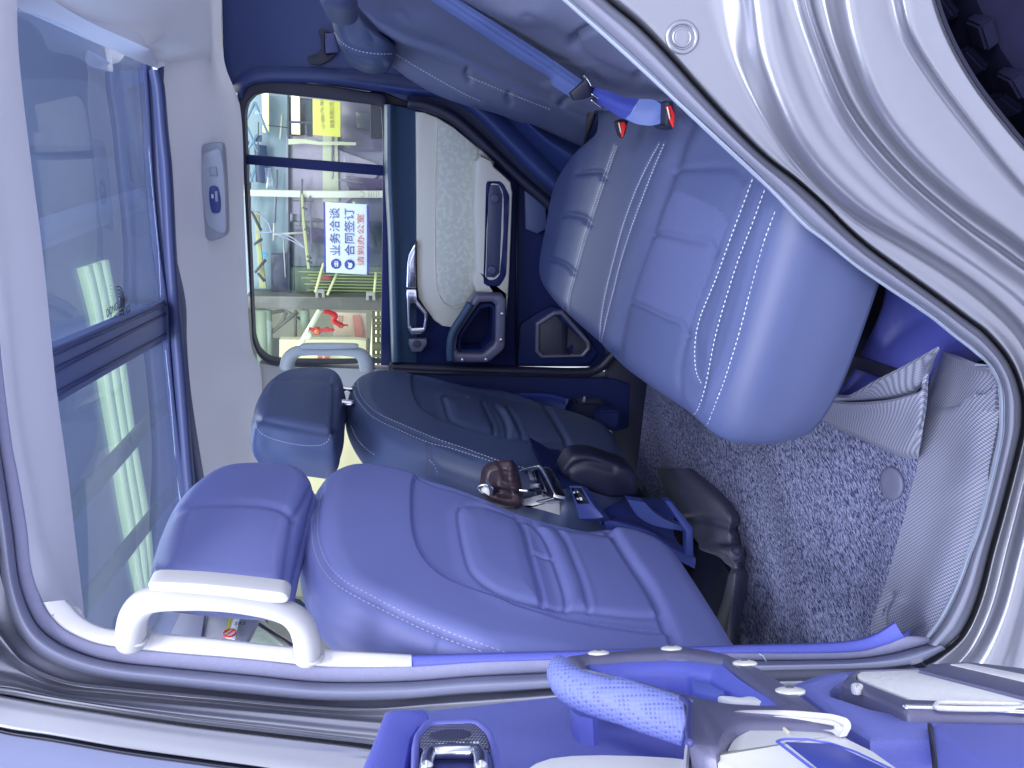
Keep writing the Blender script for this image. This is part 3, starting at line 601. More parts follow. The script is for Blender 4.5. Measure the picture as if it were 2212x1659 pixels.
slab('cover_strip', U(T('j', (548, 160), (600, 143), (960, 145), (985, 158), (960, 172), (570, 178)), ('Y', 2.17)), NY, 0.02, 0.004, GH, gh, smooth=True)
# ceiling strap, coat hook recess on rear trim
hk = empty('coat_hook', tuple(UY([(690, 105, 2.2)])[0]), 'dark crescent coat hook on the rear quarter trim', parent=car)
slab('hook', U(T('d', (160, 265), (190, 255), (265, 275), (270, 290), (215, 300), (222, 400), (220, 470), (260, 480), (320, 465), (300, 500), (250, 540), (180, 575), (100, 565), (60, 520), (65, 500), (150, 480), (190, 430), (190, 350)), ('Y', 2.285)), NY, 0.008, 0.002, BLACK, hk)
slab('webbing_slot', U(T('d', (218, 292), (300, 290), (345, 460), (225, 470)), ('Y', 2.27)), NY, 0.02, 0.003, mat('slot', (0.05, 0.06, 0.2, 1), 0.5), hk)

# ================================================================== rear seat
rs = empty('rear_seat', (0.0, 1.55, 0.7), 'blue leather rear bench with white stitching', parent=car)
A_ = T('d', (700, 500), (800, 570), (960, 690), (1200, 830), (1500, 940), (1700, 990), (2000, 1100), (2212, 1180))+[(1260, 318)]
B_ = T('d', (740, 440), (840, 495), (1000, 590), (1250, 730), (1500, 860), (1750, 950), (2000, 1050), (2212, 1110))+[(1262, 300)]
C_ = T('d', (760, 330), (850, 385), (1040, 455), (1250, 560), (1480, 670), (1700, 760), (2000, 880), (2212, 960))+[(1264, 276)]
D_ = T('d', (640, 190), (700, 250), (900, 370), (1200, 480), (1500, 600), (1800, 760), (2000, 850), (2212, 925))+[(1266, 262)]
E_ = T('d', (500, 20), (620, 110), (700, 175), (950, 310), (1300, 440), (1600, 590), (1900, 745), (2212, 885))+[(1268, 252)]
F_ = T('d', (800, -10), (880, 110), (1000, 230), (1250, 360), (1500, 500), (1800, 650), (2000, 750), (2212, 840))+[(1270, 244)]
G_ = T('d', (1080, -60), (1250, 60), (1500, 230), (1700, 360), (1900, 490), (2212, 690))+T('e', (200, 570), (330, 660))+[(1290, 238)]
H_ = T('d', (1330, -60), (1500, 60), (1700, 190), (2000, 380), (2212, 515))+T('e', (200, 420), (380, 545), (560, 640))+[(1345, 240)]
I_ = T('e', (-60, -60), (0, 120), (180, 215), (330, 300), (520, 440), (740, 545), (860, 600), (950, 650))+[(1450, 235)]
J_ = T('e', (150, -160), (250, -40), (430, 180), (650, 360), (850, 540), (980, 650))+[(1470, 240), (1480, 250)]
K_ = T('e', (350, -160), (500, 0), (700, 180), (850, 330), (1000, 480), (1100, 600), (1200, 700), (1250, 780))
bk_feats = [('g', T('d', (840, 495), (1000, 590), (1250, 730), (1500, 860), (1600, 900)), .003, .006), ('g', T('d', (880, 110), (1100, 330), (1500, 520), (2212, 850)), .004, .008),
    ('g', T('d', (1480, 620), (1475, 660), (1500, 710)), .006, .008), ('g', T('d', (1850, 830), (1838, 870), (1860, 910)), .006, .008),
    ('g', T('e', (240, 695), (265, 670), (320, 645)), .008, .008),
    ('g', T('e', (0, 120), (180, 215), (325, 300)), .006, .010), ('g', T('e', (325, 300), (320, 270), (350, 235), (440, 180)), .010, .007), ('g', T('e', (325, 300), (420, 390), (520, 450), (740, 545)), .006, .008), ('g', T('e', (740, 530), (735, 505), (775, 488)), .006, .006)]
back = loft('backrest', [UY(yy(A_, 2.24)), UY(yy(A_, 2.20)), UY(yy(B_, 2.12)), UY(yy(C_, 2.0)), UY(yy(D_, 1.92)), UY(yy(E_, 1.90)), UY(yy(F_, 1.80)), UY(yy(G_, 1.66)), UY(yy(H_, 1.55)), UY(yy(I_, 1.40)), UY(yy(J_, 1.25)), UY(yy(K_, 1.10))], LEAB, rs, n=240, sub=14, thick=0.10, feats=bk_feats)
tb = bvh(back)
stitches('stitching', tb, [T('d', (850, 480), (1000, 570), (1250, 715), (1500, 850), (1600, 890)), T('d', (1490, 675), (1700, 762), (2000, 882), (2212, 965))], rs, w=0.0014)
# headrests of the bench
pl = ('Y', 1.93)
hr = pad('headrest', U(T('d', (258, -60), (258, 30), (268, 150), (300, 290), (350, 410), (420, 500), (520, 560), (640, 590), (750, 580), (800, 560), (838, 480), (845, 390), (780, 310), (690, 230), (590, 120), (520, 20), (480, -80), (350, -110)), pl), NY, 0.26, 0.055, 0.01, LEAF, rs, nr=200, ni=40, feats=[('g', T('d', (262, 0), (268, 150), (300, 290), (360, 375), (450, 430), (560, 465), (700, 482), (815, 480)), .003, .005), ('g', T('d', (340, 430), (420, 490), (520, 540), (640, 580), (740, 580)), .004, .008)])
t_ = bvh(hr); stitches('stitching', t_, [T('d', (264, 30), (270, 150), (302, 280), (365, 365), (450, 422), (560, 458), (700, 475), (815, 474))], rs, w=0.0014)
pad('headrest', U(T('d', (150, -160), (165, -20), (230, 30), (330, 60), (430, 50), (480, 10), (500, -80), (400, -200), (220, -220)), ('Y', 1.5)), NY, 0.26, 0.05, 0.01, LEAC, rs, nr=120, ni=20)
# seat cushion
cz = 0.965
pcu = ((.12, 0, 1), (-.45, 1.5, .965)); ncu = plane(pcu)[0]
def zc(x): return .965+.12*(x+.45)*-1*-1 if False else .965-.12*(x+.45)
sil = [(1285, 262), (1262, 290), (1220, 335), (1186, 400), (1160, 490), (1149, 560), (1154, 606), (1177, 651), (1220, 697), (1270, 744), (1317, 795), (1376, 841), (1452, 896), (1488, 928)]
near = np.array([[-.415, .962, 0], [-.375, .928, 0], [-.31, .908, 0], [-.2, .90, 0], [-.05, .90, 0], [.1, .91, 0]])
CO = np.vstack([U(sil, pcu), near]); CO[:, 1] = np.minimum(CO[:, 1], 2.24)
CO = np.vstack([CO, [[0.26, 0.92, cz], [0.28, 1.4, cz], [0.26, 2.1, cz]]])
S1 = T('n', (598, 105), (550, 245), (510, 365), (475, 470), (437, 590), (405, 700), (377, 800), (355, 890), (347, 960))
S1b = T('n', (585, 108), (540, 230), (500, 345), (465, 450), (427, 570), (395, 690), (367, 790), (346, 885), (343, 950))
S2 = T('n', (812, 95), (750, 210), (690, 340), (632, 500), (582, 680), (540, 850), (515, 1000), (508, 1115))
S2b = T('n', (838, 95), (785, 220), (735, 350), (672, 520), (615, 700), (575, 860), (545, 980), (515, 1115))
S3 = T('n', (1290, 275), (1240, 410), (1180, 570), (1100, 790), (1030, 960), (1003, 1060), (995, 1170), (1005, 1270), (1035, 1328))
S4 = T('n', (1352, 330), (1290, 500), (1220, 680), (1150, 900), (1100, 1080), (1070, 1230), (1045, 1350), (1010, 1450), (955, 1520))
S5 = T('n', (1404, 440), (1340, 620), (1290, 800), (1225, 1050), (1150, 1290), (1090, 1450), (1050, 1545), (1010, 1590))
PERF = T('n', (872, 242), (930, 225), (1180, 215), (1225, 235), (1250, 270), (1200, 430), (1140, 560), (1100, 670), (1040, 830), (955, 1072), (920, 1010), (850, 985), (750, 935), (660, 900), (690, 800), (735, 640), (790, 500), (830, 340))
arc = T('n', (952, 1080), (925, 1190), (915, 1300), (925, 1420), (955, 1520))
cf = [('g', T('n', (590, 108), (545, 238), (505, 355), (470, 460), (432, 580), (400, 695), (372, 795), (350, 888), (345, 960)), .004, .005),
      ('g', S2, .0025, .003), ('g', S2b, .0025, .003), ('g', T('n', (940, 20), (885, 200), (840, 330), (780, 500), (700, 720), (640, 900), (600, 1080), (588, 1200)), .010, .012), ('g', S3, .0025, .004), ('g', S4, .0025, .004), ('g', T('n', (1398, 440), (1334, 620), (1284, 800), (1219, 1050), (1144, 1290), (1084, 1450), (1045, 1540)), .0045, .0035), ('g', arc, .003, .005),
      ('g', T('n', (770, 560), (820, 552), (950, 578), (1065, 600), (1098, 650)), .006, .006), ('g', T('n', (660, 900), (750, 935), (850, 985), (920, 1012), (955, 1072)), .005, .006), ('g', T('n', (872, 242), (930, 225), (1180, 215), (1225, 235), (1250, 270)), .004, .005),
      ('g', T('n', (400, 245), (440, 240), (510, 238), (528, 268)), .009, .007), ('g', T('n', (325, 460), (360, 455), (430, 472), (455, 505)), .009, .007), ('g', T('n', (258, 685), (310, 698), (350, 722), (374, 755)), .009, .007),
      ('g', T('n', (507, 1115), (520, 1180), (560, 1240), (625, 1285)), .005, .006), ('p', T('n', (400, 250), (520, 245), (455, 460), (340, 455)), .005, .02), ('p', T('n', (330, 470), (450, 500), (372, 745), (262, 685)), .005, .02), ('p', T('n', (250, 700), (370, 760), (345, 960), (230, 830)), .004, .02), ('p', PERF, .003, .02), ('p', S4[:7]+S5[6::-1], .004, .012), ('p', S3[:6]+S4[5::-1], .003, .012)]
CO[:, 2] = .965-.12*(CO[:, 0]+.45)
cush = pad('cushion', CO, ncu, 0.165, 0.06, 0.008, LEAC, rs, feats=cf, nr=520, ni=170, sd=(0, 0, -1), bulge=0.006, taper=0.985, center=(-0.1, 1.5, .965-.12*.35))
tc_ = bvh(cush)
stitches('stitching', tc_, [S3, S4, S5], rs, w=0.0007, pitch=0.0074, ln=0.0048)
stitches('fine_stitching', tc_, [S1, S1b, S2, S2b], rs, w=0.0007, pitch=0.0065, ln=0.0042)
# ribbed cloth inset on the near place
me = cush.data
me.materials.append(MESHC)
cen = np.array([p.center[:] for p in me.polygons]); x, y, w = proj(cen); q = spline(PERF, 90, True, False)
ins = inside(x, y, q) & (cen[:, 2] > .93)
for i in np.nonzero(ins)[0]: me.polygons[int(i)].material_index = 1
# black shadow gap lip below the cushion and seat base
tube('cushion_piping', UY(yy(T('o', (637, 395), (600, 610), (560, 800), (508, 935), (420, 1095)), .925, .985)), 0.0035, LEAC, rs, n=40, seg=8)
bs = T('o', (750, 470), (745, 520), (725, 600), (690, 690), (640, 800), (590, 900), (540, 990), (470, 1075))
loft('seat_base', [UY(yy(bs, 1.08, 1.16)), UY(yy([(x+6, y+2) for x, y in bs], 1.05, 1.14)), UY(yy(T('o', (900, 530), (880, 600), (850, 700), (800, 800), (740, 900), (680, 980), (600, 1050), (520, 1090)), 1.02, 1.13)), UY(yy(T('o', (1330, 760), (1330, 850), (1300, 920), (1200, 940), (1050, 980), (900, 1060), (700, 1120), (560, 1130)), 0.93, 1.12))], mat('seat_base_blue', (0.075, 0.09, 0.42, 1), 0.36, bump=0.4, scale=90, vary=0.06), rs, n=60, sub=10, thick=0.02)
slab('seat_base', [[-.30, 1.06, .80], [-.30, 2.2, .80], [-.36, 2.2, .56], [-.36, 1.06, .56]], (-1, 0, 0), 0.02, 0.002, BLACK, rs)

# centre belt, tongue, buckles
sb = empty('seat_belt', (0.1, 1.5, 1.0), 'blue seat belt across the rear backrest with black tongue', parent=car)
loft('webbing', [UY(yy(T('d', (1130, -20), (1330, 115), (1500, 225), (1900, 495), (2212, 690))+T('e', (180, 560), (330, 660)), 1.58, 1.50)), UY(yy(T('d', (1250, -20), (1420, 90), (1600, 210), (1960, 445), (2212, 610))+T('e', (200, 480), (365, 600)), 1.56, 1.48)), UY(yy(T('d', (1390, -10), (1550, 90), (1700, 185), (2000, 380), (2212, 520))+T('e', (200, 415), (390, 545)), 1.54, 1.46))], BELT, sb, n=60, thick=0.002, feats=[('g', T('d', (1250, -20), (1600, 215), (2212, 615))+T('e', (200, 490), (365, 600)), .002, .003), ('g', T('d', (1320, -20), (1650, 195), (2212, 565))+T('e', (200, 450), (375, 570)), .002, .003)])
loft('lap_webbing', [UY(yy(T('e', (430, 575), (540, 600), (650, 640), (760, 655), (880, 668), (935, 690)), 1.46, 1.28)), UY(yy(T('e', (440, 620), (540, 660), (640, 700), (740, 730), (850, 740), (900, 750)), 1.45, 1.26)), UY(yy(T('e', (450, 665), (540, 720), (640, 780), (740, 820), (830, 832), (905, 825)), 1.46, 1.27))], BELTD, sb, n=50, thick=0.002)
loft('folded_webbing', [UY(yy(T('e', (760, 655), (850, 660), (900, 690), (925, 740)), 1.30, 1.25)), UY(yy(T('e', (710, 740), (800, 745), (880, 760), (915, 780)), 1.30, 1.25)), UY(yy(T('e', (665, 785), (740, 820), (830, 832), (900, 825)), 1.31, 1.26))], BELT, sb, n=40, thick=0.002)
tl = bvh([o for o in sb.children if o.name.startswith('lap')][0])
zz = []
for k in range(9): zz += T('e', (700+14*k, 700-8+(k % 2)*60), )
stitches('stitching', tl, [T('e', (760, 660), (700, 760)), T('e', (775, 662), (715, 775)), T('e', (830, 665), (800, 760))], sb, w=0.0008, pitch=0.004, ln=0.003)
slab('tongue_body', U(T('e', (300, 615), (395, 530), (372, 500), (395, 488), (425, 520), (450, 575), (440, 640), (400, 655), (330, 665)), ('Y', 1.44)), NY, 0.014, 0.004, BLACK, sb)
frame('tongue_plate', U(T('e', (435, 655), (455, 630), (540, 695), (515, 720), (480, 705)), ('Y', 1.44)), U(T('e', (455, 658), (465, 650), (518, 695), (508, 705), (485, 692)), ('Y', 1.44)), NY, 0.003, BLACK, sb, r=0.001, smooth=False)
tube('tongue_edge', UY(yy(T('e', (440, 620), (536, 694), (516, 716), (436, 660)), 1.435)), 0.0013, CHROME, sb, n=20, seg=6)
tube('tongue_edge', UY(yy(T('e', (390, 500), (412, 520), (440, 570)), 1.43)), 0.0016, CHROME, sb, n=20, seg=6)
for nm, lb, shell, red, Yb in (('belt_buckle', 'red button buckle between the far seat and the belt', ((612, 805), (650, 788), (690, 795), (668, 890), (655, 915), (636, 890)), ((622, 812), (662, 806), (676, 832), (652, 908), (638, 880)), 1.45),
                               ('belt_buckle', 'red button buckle beside the near seat, half under the door seal', ((940, 680), (955, 665), (985, 672), (1000, 760), (985, 855), (955, 862), (900, 850), (888, 830), (935, 820)), ((945, 708), (970, 698), (1000, 765), (985, 845), (962, 790)), 1.2)):
    bb = empty(nm, tuple(UY([(*T('e', shell[0])[0], Yb)])[0]), lb, parent=car)
    slab('shell', U(T('e', *shell), ('Y', Yb)), NY, 0.025, 0.004, BLACK, bb)
    slab('red_button', U(T('e', *red), ('Y', Yb-0.004)), NY, 0.012, 0.002, RED, bb)
    c = U(T('e', red[0], red[-1]), ('Y', Yb-0.006)); bar('trim_line', c[0], c[1], 0.0012, BEIGE, bb, 6)

# ================================================================== front seats
def front_seat(lb, P, loc):
    s = empty('front_seat', loc, lb, group='front seats', parent=car)
    a = math.radians(11.5); nb = (math.cos(a), 0, -math.sin(a))
    pls = (nb, P['pt']); nrm = np.array(nb)
    back = pad('backrest', U(P['outline'], pls), nrm, P['thick'], 0.055, 0.0, P['mat'], s, feats=P['feats'], nr=520, ni=170, sd=(-1, 0, 0.0), bulge=0.02, taper=0.93)
    t = bvh(back); stitches('stitching', t, P['stitch'], s, w=P.get('sw', .0007))
    if P.get('tone'): stitches('tone_stitching', t, P['tone'], s, m=THREADB, w=.0012, pitch=.006, ln=.0045)
    plh = (P['hn'], P['hp']); hn = np.array(P['hn'], float); hn /= np.linalg.norm(hn)
    hd = pad('headrest', U(P['head'], plh), hn, P['hthick'], P.get('hR', 0.05), 0.012, P['mat'], s, feats=P['hfeats'], nr=360, ni=110, sd=(-1, 0, 0), bulge=0.012, taper=0.9)
    th = bvh(hd); stitches('headrest_stitching', th, P['hst'], s, w=.0010, pitch=.007, ln=.0045)
    for a_, b_ in P['posts']:
        tube('headrest_post', [UY([a_])[0], UY([b_])[0]], 0.0075, CHROME, s, n=6, seg=14, smooth=False)
    return s, back
near_out_ = T('l', (400, 222), (480, 197), (560, 196), (660, 203), (830, 235), (960, 290), (1080, 325), (1230, 372), (1450, 455), (1659, 543))+T('m', (600, 300), (860, 352), (960, 352), (1050, 345), (1200, 372), (1400, 452), (1500, 525), (1620, 690), (1800, 960), (1980, 1245))+[(1640, 1450), (1560, 1500), (1400, 1480), (1280, 1450), (1180, 1425)]+T('l', (1400, 1505), (1200, 1425), (960, 1330), (780, 1250), (600, 1160), (450, 1080), (350, 1000), (275, 870), (240, 760), (228, 640), (240, 500), (275, 360), (335, 265))
seam = T('l', (385, 232), (315, 360), (274, 520), (262, 680), (280, 815), (335, 940), (430, 1040), (610, 1140), (800, 1240), (1000, 1330), (1200, 1412), (1460, 1512))
st_i = T('l', (400, 228), (330, 360), (293, 530), (283, 680), (302, 810), (360, 930), (460, 1030), (640, 1130), (800, 1215), (1000, 1308), (1200, 1390), (1530, 1508))
st_o = T('l', (350, 262), (295, 390), (255, 550), (243, 690), (262, 830), (318, 960), (415, 1062), (560, 1150), (780, 1260), (960, 1345), (1150, 1425), (1400, 1512))
parc = T('l', (1050, 318), (960, 314), (928, 345), (913, 430), (915, 600), (930, 720), (970, 830), (1040, 920), (1150, 1000), (1350, 1082), (1500, 1138))+T('m', (300, 945), (620, 1035), (900, 1095), (1200, 1140), (1425, 1158))
pill_l = T('l', (1600, 606), (1500, 565), (1400, 535), (1300, 522), (1240, 535), (1222, 580), (1240, 720), (1270, 850), (1310, 960), (1420, 1060), (1560, 1130), (1659, 1158))+T('m', (500, 945))
cA = T('m', (310, 305), (360, 400), (400, 560), (440, 700), (475, 830), (500, 945)); cB = T('m', (430, 340), (500, 420), (555, 520), (590, 620), (640, 760), (675, 890), (680, 975)); cC = T('m', (590, 372), (670, 480), (735, 630), (800, 800), (845, 990))
lowb = T('m', (500, 945), (680, 975), (845, 990), (1000, 1008), (1200, 1028), (1370, 1030)); topb = T('m', (310, 305), (430, 342), (590, 372), (800, 400), (1010, 438))
bott = T('m', (955, 345), (1020, 440), (1150, 640), (1280, 830), (1360, 990), (1430, 1150), (1470, 1260))
nfe = [('g', seam, .0085, .0038), ('g', st_i, .002, .003), ('g', st_o, .002, .003), ('p', parc+bott[4::-1]+T('m', (600, 300), (400, 240)), -.007, .006), ('g', parc, .003, .003),
       ('p', pill_l+cA[::-1], .011, .030), ('g', pill_l, .004, .005), ('g', cA, .005, .005), ('g', T('m', (330, 300), (380, 400), (420, 560), (460, 700), (497, 830), (520, 945)), .004, .003), ('g', cB, .006, .005), ('g', cC, .005, .006), ('p', cB+cC[::-1], .010, .018), ('p', cC+lowb[3:]+T('m', (1010, 438)), .007, .014), ('g', lowb, .003, .004), ('g', topb, .003, .004),
       ('g', T('m', (410, 555), (480, 575), (580, 605)), .003, .003), ('g', bott, .013, .006), ('p', bott+T('m', (2100, 1400), (1600, 650), (1400, 450), (1200, 370)), .008, .02), ('g', T('l', (1097, 1383), (1088, 1450), (1075, 1530)), .004, .003)]
near_head = [(530, 983), (472, 993), (417, 1025), (381, 1060), (358, 1098), (339, 1152), (330, 1195), (327, 1228), (334, 1242), (420, 1256), (500, 1264), (560, 1268), (612, 1268), (626, 1245), (637, 1200), (652, 1140), (672, 1060), (679, 1030), (671, 1010), (650, 993), (603, 984)]
hseam = T('i', (905, 330), (945, 250), (1040, 183), (1150, 160), (1330, 155), (1500, 165), (1600, 192), (1662, 240))
hs2 = T('i', (1765, 70), (1720, 160), (1665, 255), (1645, 380), (1622, 550), (1606, 680)); hs3 = T('i', (874, 525), (950, 570), (1060, 605), (1300, 660))
seatN, backN = front_seat('near front seat in blue leather, closest to the open door', dict(pt=(-0.66, 1.2, 1.5), outline=near_out_, mat=LEA, thick=0.15, feats=nfe, stitch=[st_i, st_o], tone=[parc, T('m', (425, 560), (463, 700), (500, 830), (518, 945)), T('m', (410, 553), (480, 573), (580, 603)), T('m', (735, 640), (800, 810), (842, 985))],
    hn=(0.97, -0.12, -0.10), hp=(-0.63, 1.2, 1.65), head=near_head, hthick=0.075, hR=0.04, hfeats=[('g', hseam, .005, .006), ('g', hs2, .005, .005), ('g', hs3, .004, .004)], hst=[T('i', (868, 520), (864, 560), (868, 600))],
    posts=[((668, 1075, 1.36), (695, 1075, 1.37)), ((640, 1180, 1.17), (672, 1180, 1.18))]), (-0.75, 1.2, 0.65))
far_out = T('j', (960, 340), (1000, 312), (1080, 290), (1250, 300), (1340, 320), (1500, 345))+[(1000, 822), (1100, 838), (1191, 868), (1257, 886), (1324, 915), (1362, 985), (1372, 1030), (1330, 1070), (1240, 1075), (1212, 1065), (1190, 1050), (1110, 1022)]+T('j', (1843, 1000), (1560, 900), (1300, 795), (1100, 695), (1010, 615), (950, 525), (935, 430))
sF = T('j', (968, 350), (960, 430), (975, 520), (1030, 597), (1115, 668), (1300, 757), (1530, 852), (1843, 972)); 
sFi = T('j', (985, 345), (978, 420), (995, 505), (1047, 582), (1135, 653), (1310, 733), (1535, 828))+T('k', (200, 772), (300, 803), (600, 912), (800, 970), (1010, 1006), (1118, 1022)); sFo = T('j', (955, 400), (950, 470), (965, 530), (1018, 605), (1100, 683), (1300, 780), (1510, 868))+T('k', (200, 808), (300, 838), (560, 925), (800, 1000), (1000, 1034), (1115, 1048))
parF = T('j', (1400, 362), (1383, 370), (1395, 490), (1450, 595), (1600, 688))+T('k', (300, 628), (600, 700), (900, 765), (1205, 795))
pilF = T('k', (340, 380), (160, 375), (175, 450), (205, 545), (240, 580), (370, 635), (570, 685)); kA = T('k', (480, 425), (530, 530), (568, 610), (576, 685)); kB = T('k', (580, 440), (640, 520), (682, 620), (690, 705)); kC = T('k', (690, 470), (760, 590), (810, 718)); kL = T('k', (570, 685), (690, 708), (810, 722), (1000, 748), (1180, 752)); kbt = T('k', (1000, 450), (1100, 600), (1190, 770), (1222, 850), (1200, 900), (1140, 1000))
ffe = [('g', sF, .005, .004), ('p', parF+kbt[3::-1], -.007, .008), ('g', parF, .003, .004), ('p', pilF+kA[::-1], .010, .03), ('g', pilF, .004, .006), ('g', kA, .005, .006), ('g', kB, .006, .007), ('g', kC, .006, .007), ('p', kB+kC[::-1], .010, .02), ('p', kC+kL[2:]+T('k', (1000, 450)), .006, .02), ('g', kL, .003, .005), ('g', kbt, .008, .007), ('g', T('j', (1505, 870), (1503, 990), (1516, 1075)), .005, .004), ('g', T('j', (1503, 990), (1545, 1030), (1572, 1095)), .003, .004)]
far_head = T('j', (208, 600), (218, 520), (255, 435), (310, 362), (400, 312), (520, 284), (680, 275), (800, 290), (860, 320), (884, 380), (878, 460), (868, 560), (860, 650), (835, 730), (812, 785), (700, 775), (500, 745), (350, 712), (230, 690), (210, 660))
hF1 = T('j', (290, 480), (310, 420), (345, 400), (450, 392), (700, 398), (780, 415), (812, 450)); hF2 = T('j', (812, 440), (808, 600), (802, 790)); hF3 = T('j', (215, 690), (350, 718), (500, 748), (700, 788), (815, 795))
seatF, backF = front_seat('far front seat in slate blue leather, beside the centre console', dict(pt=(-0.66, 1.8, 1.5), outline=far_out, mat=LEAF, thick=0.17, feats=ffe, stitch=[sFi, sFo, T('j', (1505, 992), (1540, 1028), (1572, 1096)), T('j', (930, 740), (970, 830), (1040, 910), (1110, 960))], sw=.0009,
    hn=(0.96, -0.05, -0.08), hp=(-0.64, 1.8, 1.62), head=far_head, hthick=0.13, hR=0.045, hfeats=[('g', hF1, .005, .007), ('g', hF2, .004, .006), ('g', hF3, .006, .005)], hst=[T('j', (226, 700), (235, 760), (290, 812), (400, 852), (560, 884), (700, 884), (755, 858), (780, 800))],
    posts=[((735, 838, 1.98), (765, 840, 1.98)), ((730, 867, 1.85), (765, 870, 1.85))]), (-0.75, 1.8, 0.65))
# black recliner cover and base of the far seat
pad('recliner_cover', U(T('k', (1225, 890), (1300, 870), (1420, 880), (1560, 925), (1700, 975), (1770, 1040), (1785, 1130), (1775, 1210), (1700, 1235), (1560, 1240), (1400, 1200), (1280, 1150), (1170, 1090), (1140, 1030), (1170, 960)), ('Y', 1.50)), NY, 0.06, 0.02, 0.006, BLACK, seatF, nr=120, ni=20, feats=[('g', T('k', (1170, 1060), (1190, 1000), (1260, 950), (1380, 930), (1560, 980)), .006, .01)])
slab('seat_frame', [[-.98, 1.62, .80], [-1.35, 1.62, .78], [-1.35, 2.1, .78], [-.98, 2.1, .80]], (0, 0, 1), 0.14, 0.02, BLACK, seatF)
slab('seat_frame', [[-1.02, .98, .78], [-1.35, .98, .76], [-1.35, 1.42, .76], [-1.02, 1.42, .78]], (0, 0, 1), 0.10, 0.02, BLACK, seatN)

# ================================================================== console, floor
con = empty('centre_console', (-0.85, 1.5, 0.65), 'navy centre console with silver edged cup holder tray', parent=car)
plc = ((0.35, -0.25, 0.9), UY([(1165, 1050, 1.47)])[0]); cn = toward(plc)
frame('tray_rim', U(T('k', (775, 985), (900, 950), (940, 945), (965, 965), (1000, 1030), (1075, 1190), (1070, 1220), (1050, 1235), (860, 1285), (810, 1290), (760, 1200), (760, 1050)), plc), U(T('k', (790, 1008), (905, 985), (935, 990), (960, 1020), (1052, 1185), (1050, 1205), (1030, 1218), (880, 1255), (820, 1258), (790, 1200), (785, 1080)), plc), cn, 0.03, CHROME, con, r=0.004, smooth=False)
plc2 = ((0.35, -0.25, 0.9), UY([(1165, 1050, 1.47)])[0]-cn*0.025)
slab('tray_floor', U(T('k', (770, 980), (940, 950), (1070, 1200), (820, 1290)), plc2), cn, 0.01, 0.001, BLACK, con)
plc1 = ((0.35, -0.25, 0.9), UY([(1165, 1050, 1.47)])[0]-cn*0.012)
for q in (((840, 1010), (860, 1005), (888, 1060), (880, 1078), (870, 1075)), ((848, 1112), (930, 1105), (938, 1125), (925, 1138), (900, 1135), (885, 1148), (850, 1150))): slab('cup_tab', U(T('k', *q), plc1), cn, 0.008, 0.001, mat('cup_tab', (0.35, 0.37, 0.5, 1), 0.4), con)
for q in (((900, 985), (925, 1090)), ((950, 1120), (985, 1210)), ((870, 1160), (1000, 1165)), ((940, 1000), (1010, 1180))): bar('tray_rib', *U(T('k', *q), plc1), 0.0025, mat('rib', (0.01, 0.015, 0.06, 1), 0.3), con)
slab('silver_side', U(T('k', (790, 1285), (860, 1283), (1000, 1245), (1052, 1234), (1078, 1214), (1108, 1236), (1130, 1285), (1128, 1378), (1000, 1345), (880, 1315)), ('Y', 1.45)), NY, .03, .008, mat('satin_silver', (.66, .68, .74, 1), .4, metal=.4), con)
slab('console_body', UY(yy(T('k', (1000, 1000), (1190, 1110), (1290, 1120), (1350, 1180), (1480, 1380), (1700, 1560), (1500, 1660), (1130, 1660), (1130, 1300), (1060, 1190)), 1.49)), NY, 0.2, 0.02, NAVY, con)
plu = ((0.5, -0.5, 0.7), UY([(1240, 1060, 1.45)])[0]); un = toward(plu)
slab('vent_surround', U(T('k', (1190, 1122), (1295, 1122), (1385, 1265), (1485, 1385), (1420, 1400), (1275, 1400), (1245, 1290)), plu), un, 0.03, 0.004, mat('console_blue', (0.03, 0.045, 0.2, 1), 0.45), con)
plu2 = ((0.5, -0.5, 0.7), UY([(1240, 1060, 1.45)])[0]+un*0.003)
slab('port_plate', U(T('k', (1210, 1140), (1290, 1140), (1360, 1270), (1262, 1272)), plu2), un, 0.004, 0.001, mat('gloss_black', (0.003, 0.003, 0.01, 1), 0.12), con)
plu3 = ((0.5, -0.5, 0.7), UY([(1240, 1060, 1.45)])[0]+un*0.0045)
for q in (((1228, 1172), (1242, 1172), (1245, 1186), (1231, 1186)), ((1258, 1170), (1268, 1170), (1271, 1182), (1261, 1182)), ((1258, 1226), (1272, 1226), (1275, 1238), (1261, 1238)), ((1278, 1220), (1300, 1220), (1306, 1244), (1284, 1244))): slab('port_symbol', U(T('k', *q), plu3), un, 0.001, 0.0003, THREAD, con)
loft('console_foot', [UY(yy(T('k', (1380, 1210), (1600, 1235), (1700, 1220), (1900, 1225), (2074, 1250)), 1.6)), UY(yy(T('k', (1420, 1260), (1650, 1270), (1700, 1290), (1900, 1310), (2074, 1330)), 1.52)), UY(yy(T('k', (1480, 1380), (1620, 1390), (1780, 1440), (1950, 1500), (2074, 1560)), 1.45)), UY(yy(T('m', (950, 320), (1100, 360), (1300, 420), (1480, 540), (1620, 600)), 1.40)), UY(yy(T('m', (1000, 500), (1150, 520), (1300, 560), (1480, 620), (1620, 690)), 1.40))], mat('console_foot', (0.02, 0.035, 0.19, 1), 0.5), con, n=40, thick=0.02)
loft('console_rib', [UY(yy(T('m', (1120, 180), (1200, 300), (1320, 370), (1530, 410)), 1.42)), UY(yy(T('m', (1250, 200), (1330, 280), (1430, 340), (1600, 400)), 1.42))], mat('rib_blue', (0.028, 0.05, 0.22, 1), 0.5), con, n=20, thick=0.02)
slab('console_end', U(T('m', (1400, 190), (1450, 195), (1610, 390), (1615, 600), (1560, 600), (1555, 420)), ('Y', 1.38)), NY, 0.02, 0.004, mat('rib_blue2', (0.022, 0.04, 0.2, 1), 0.45), con)

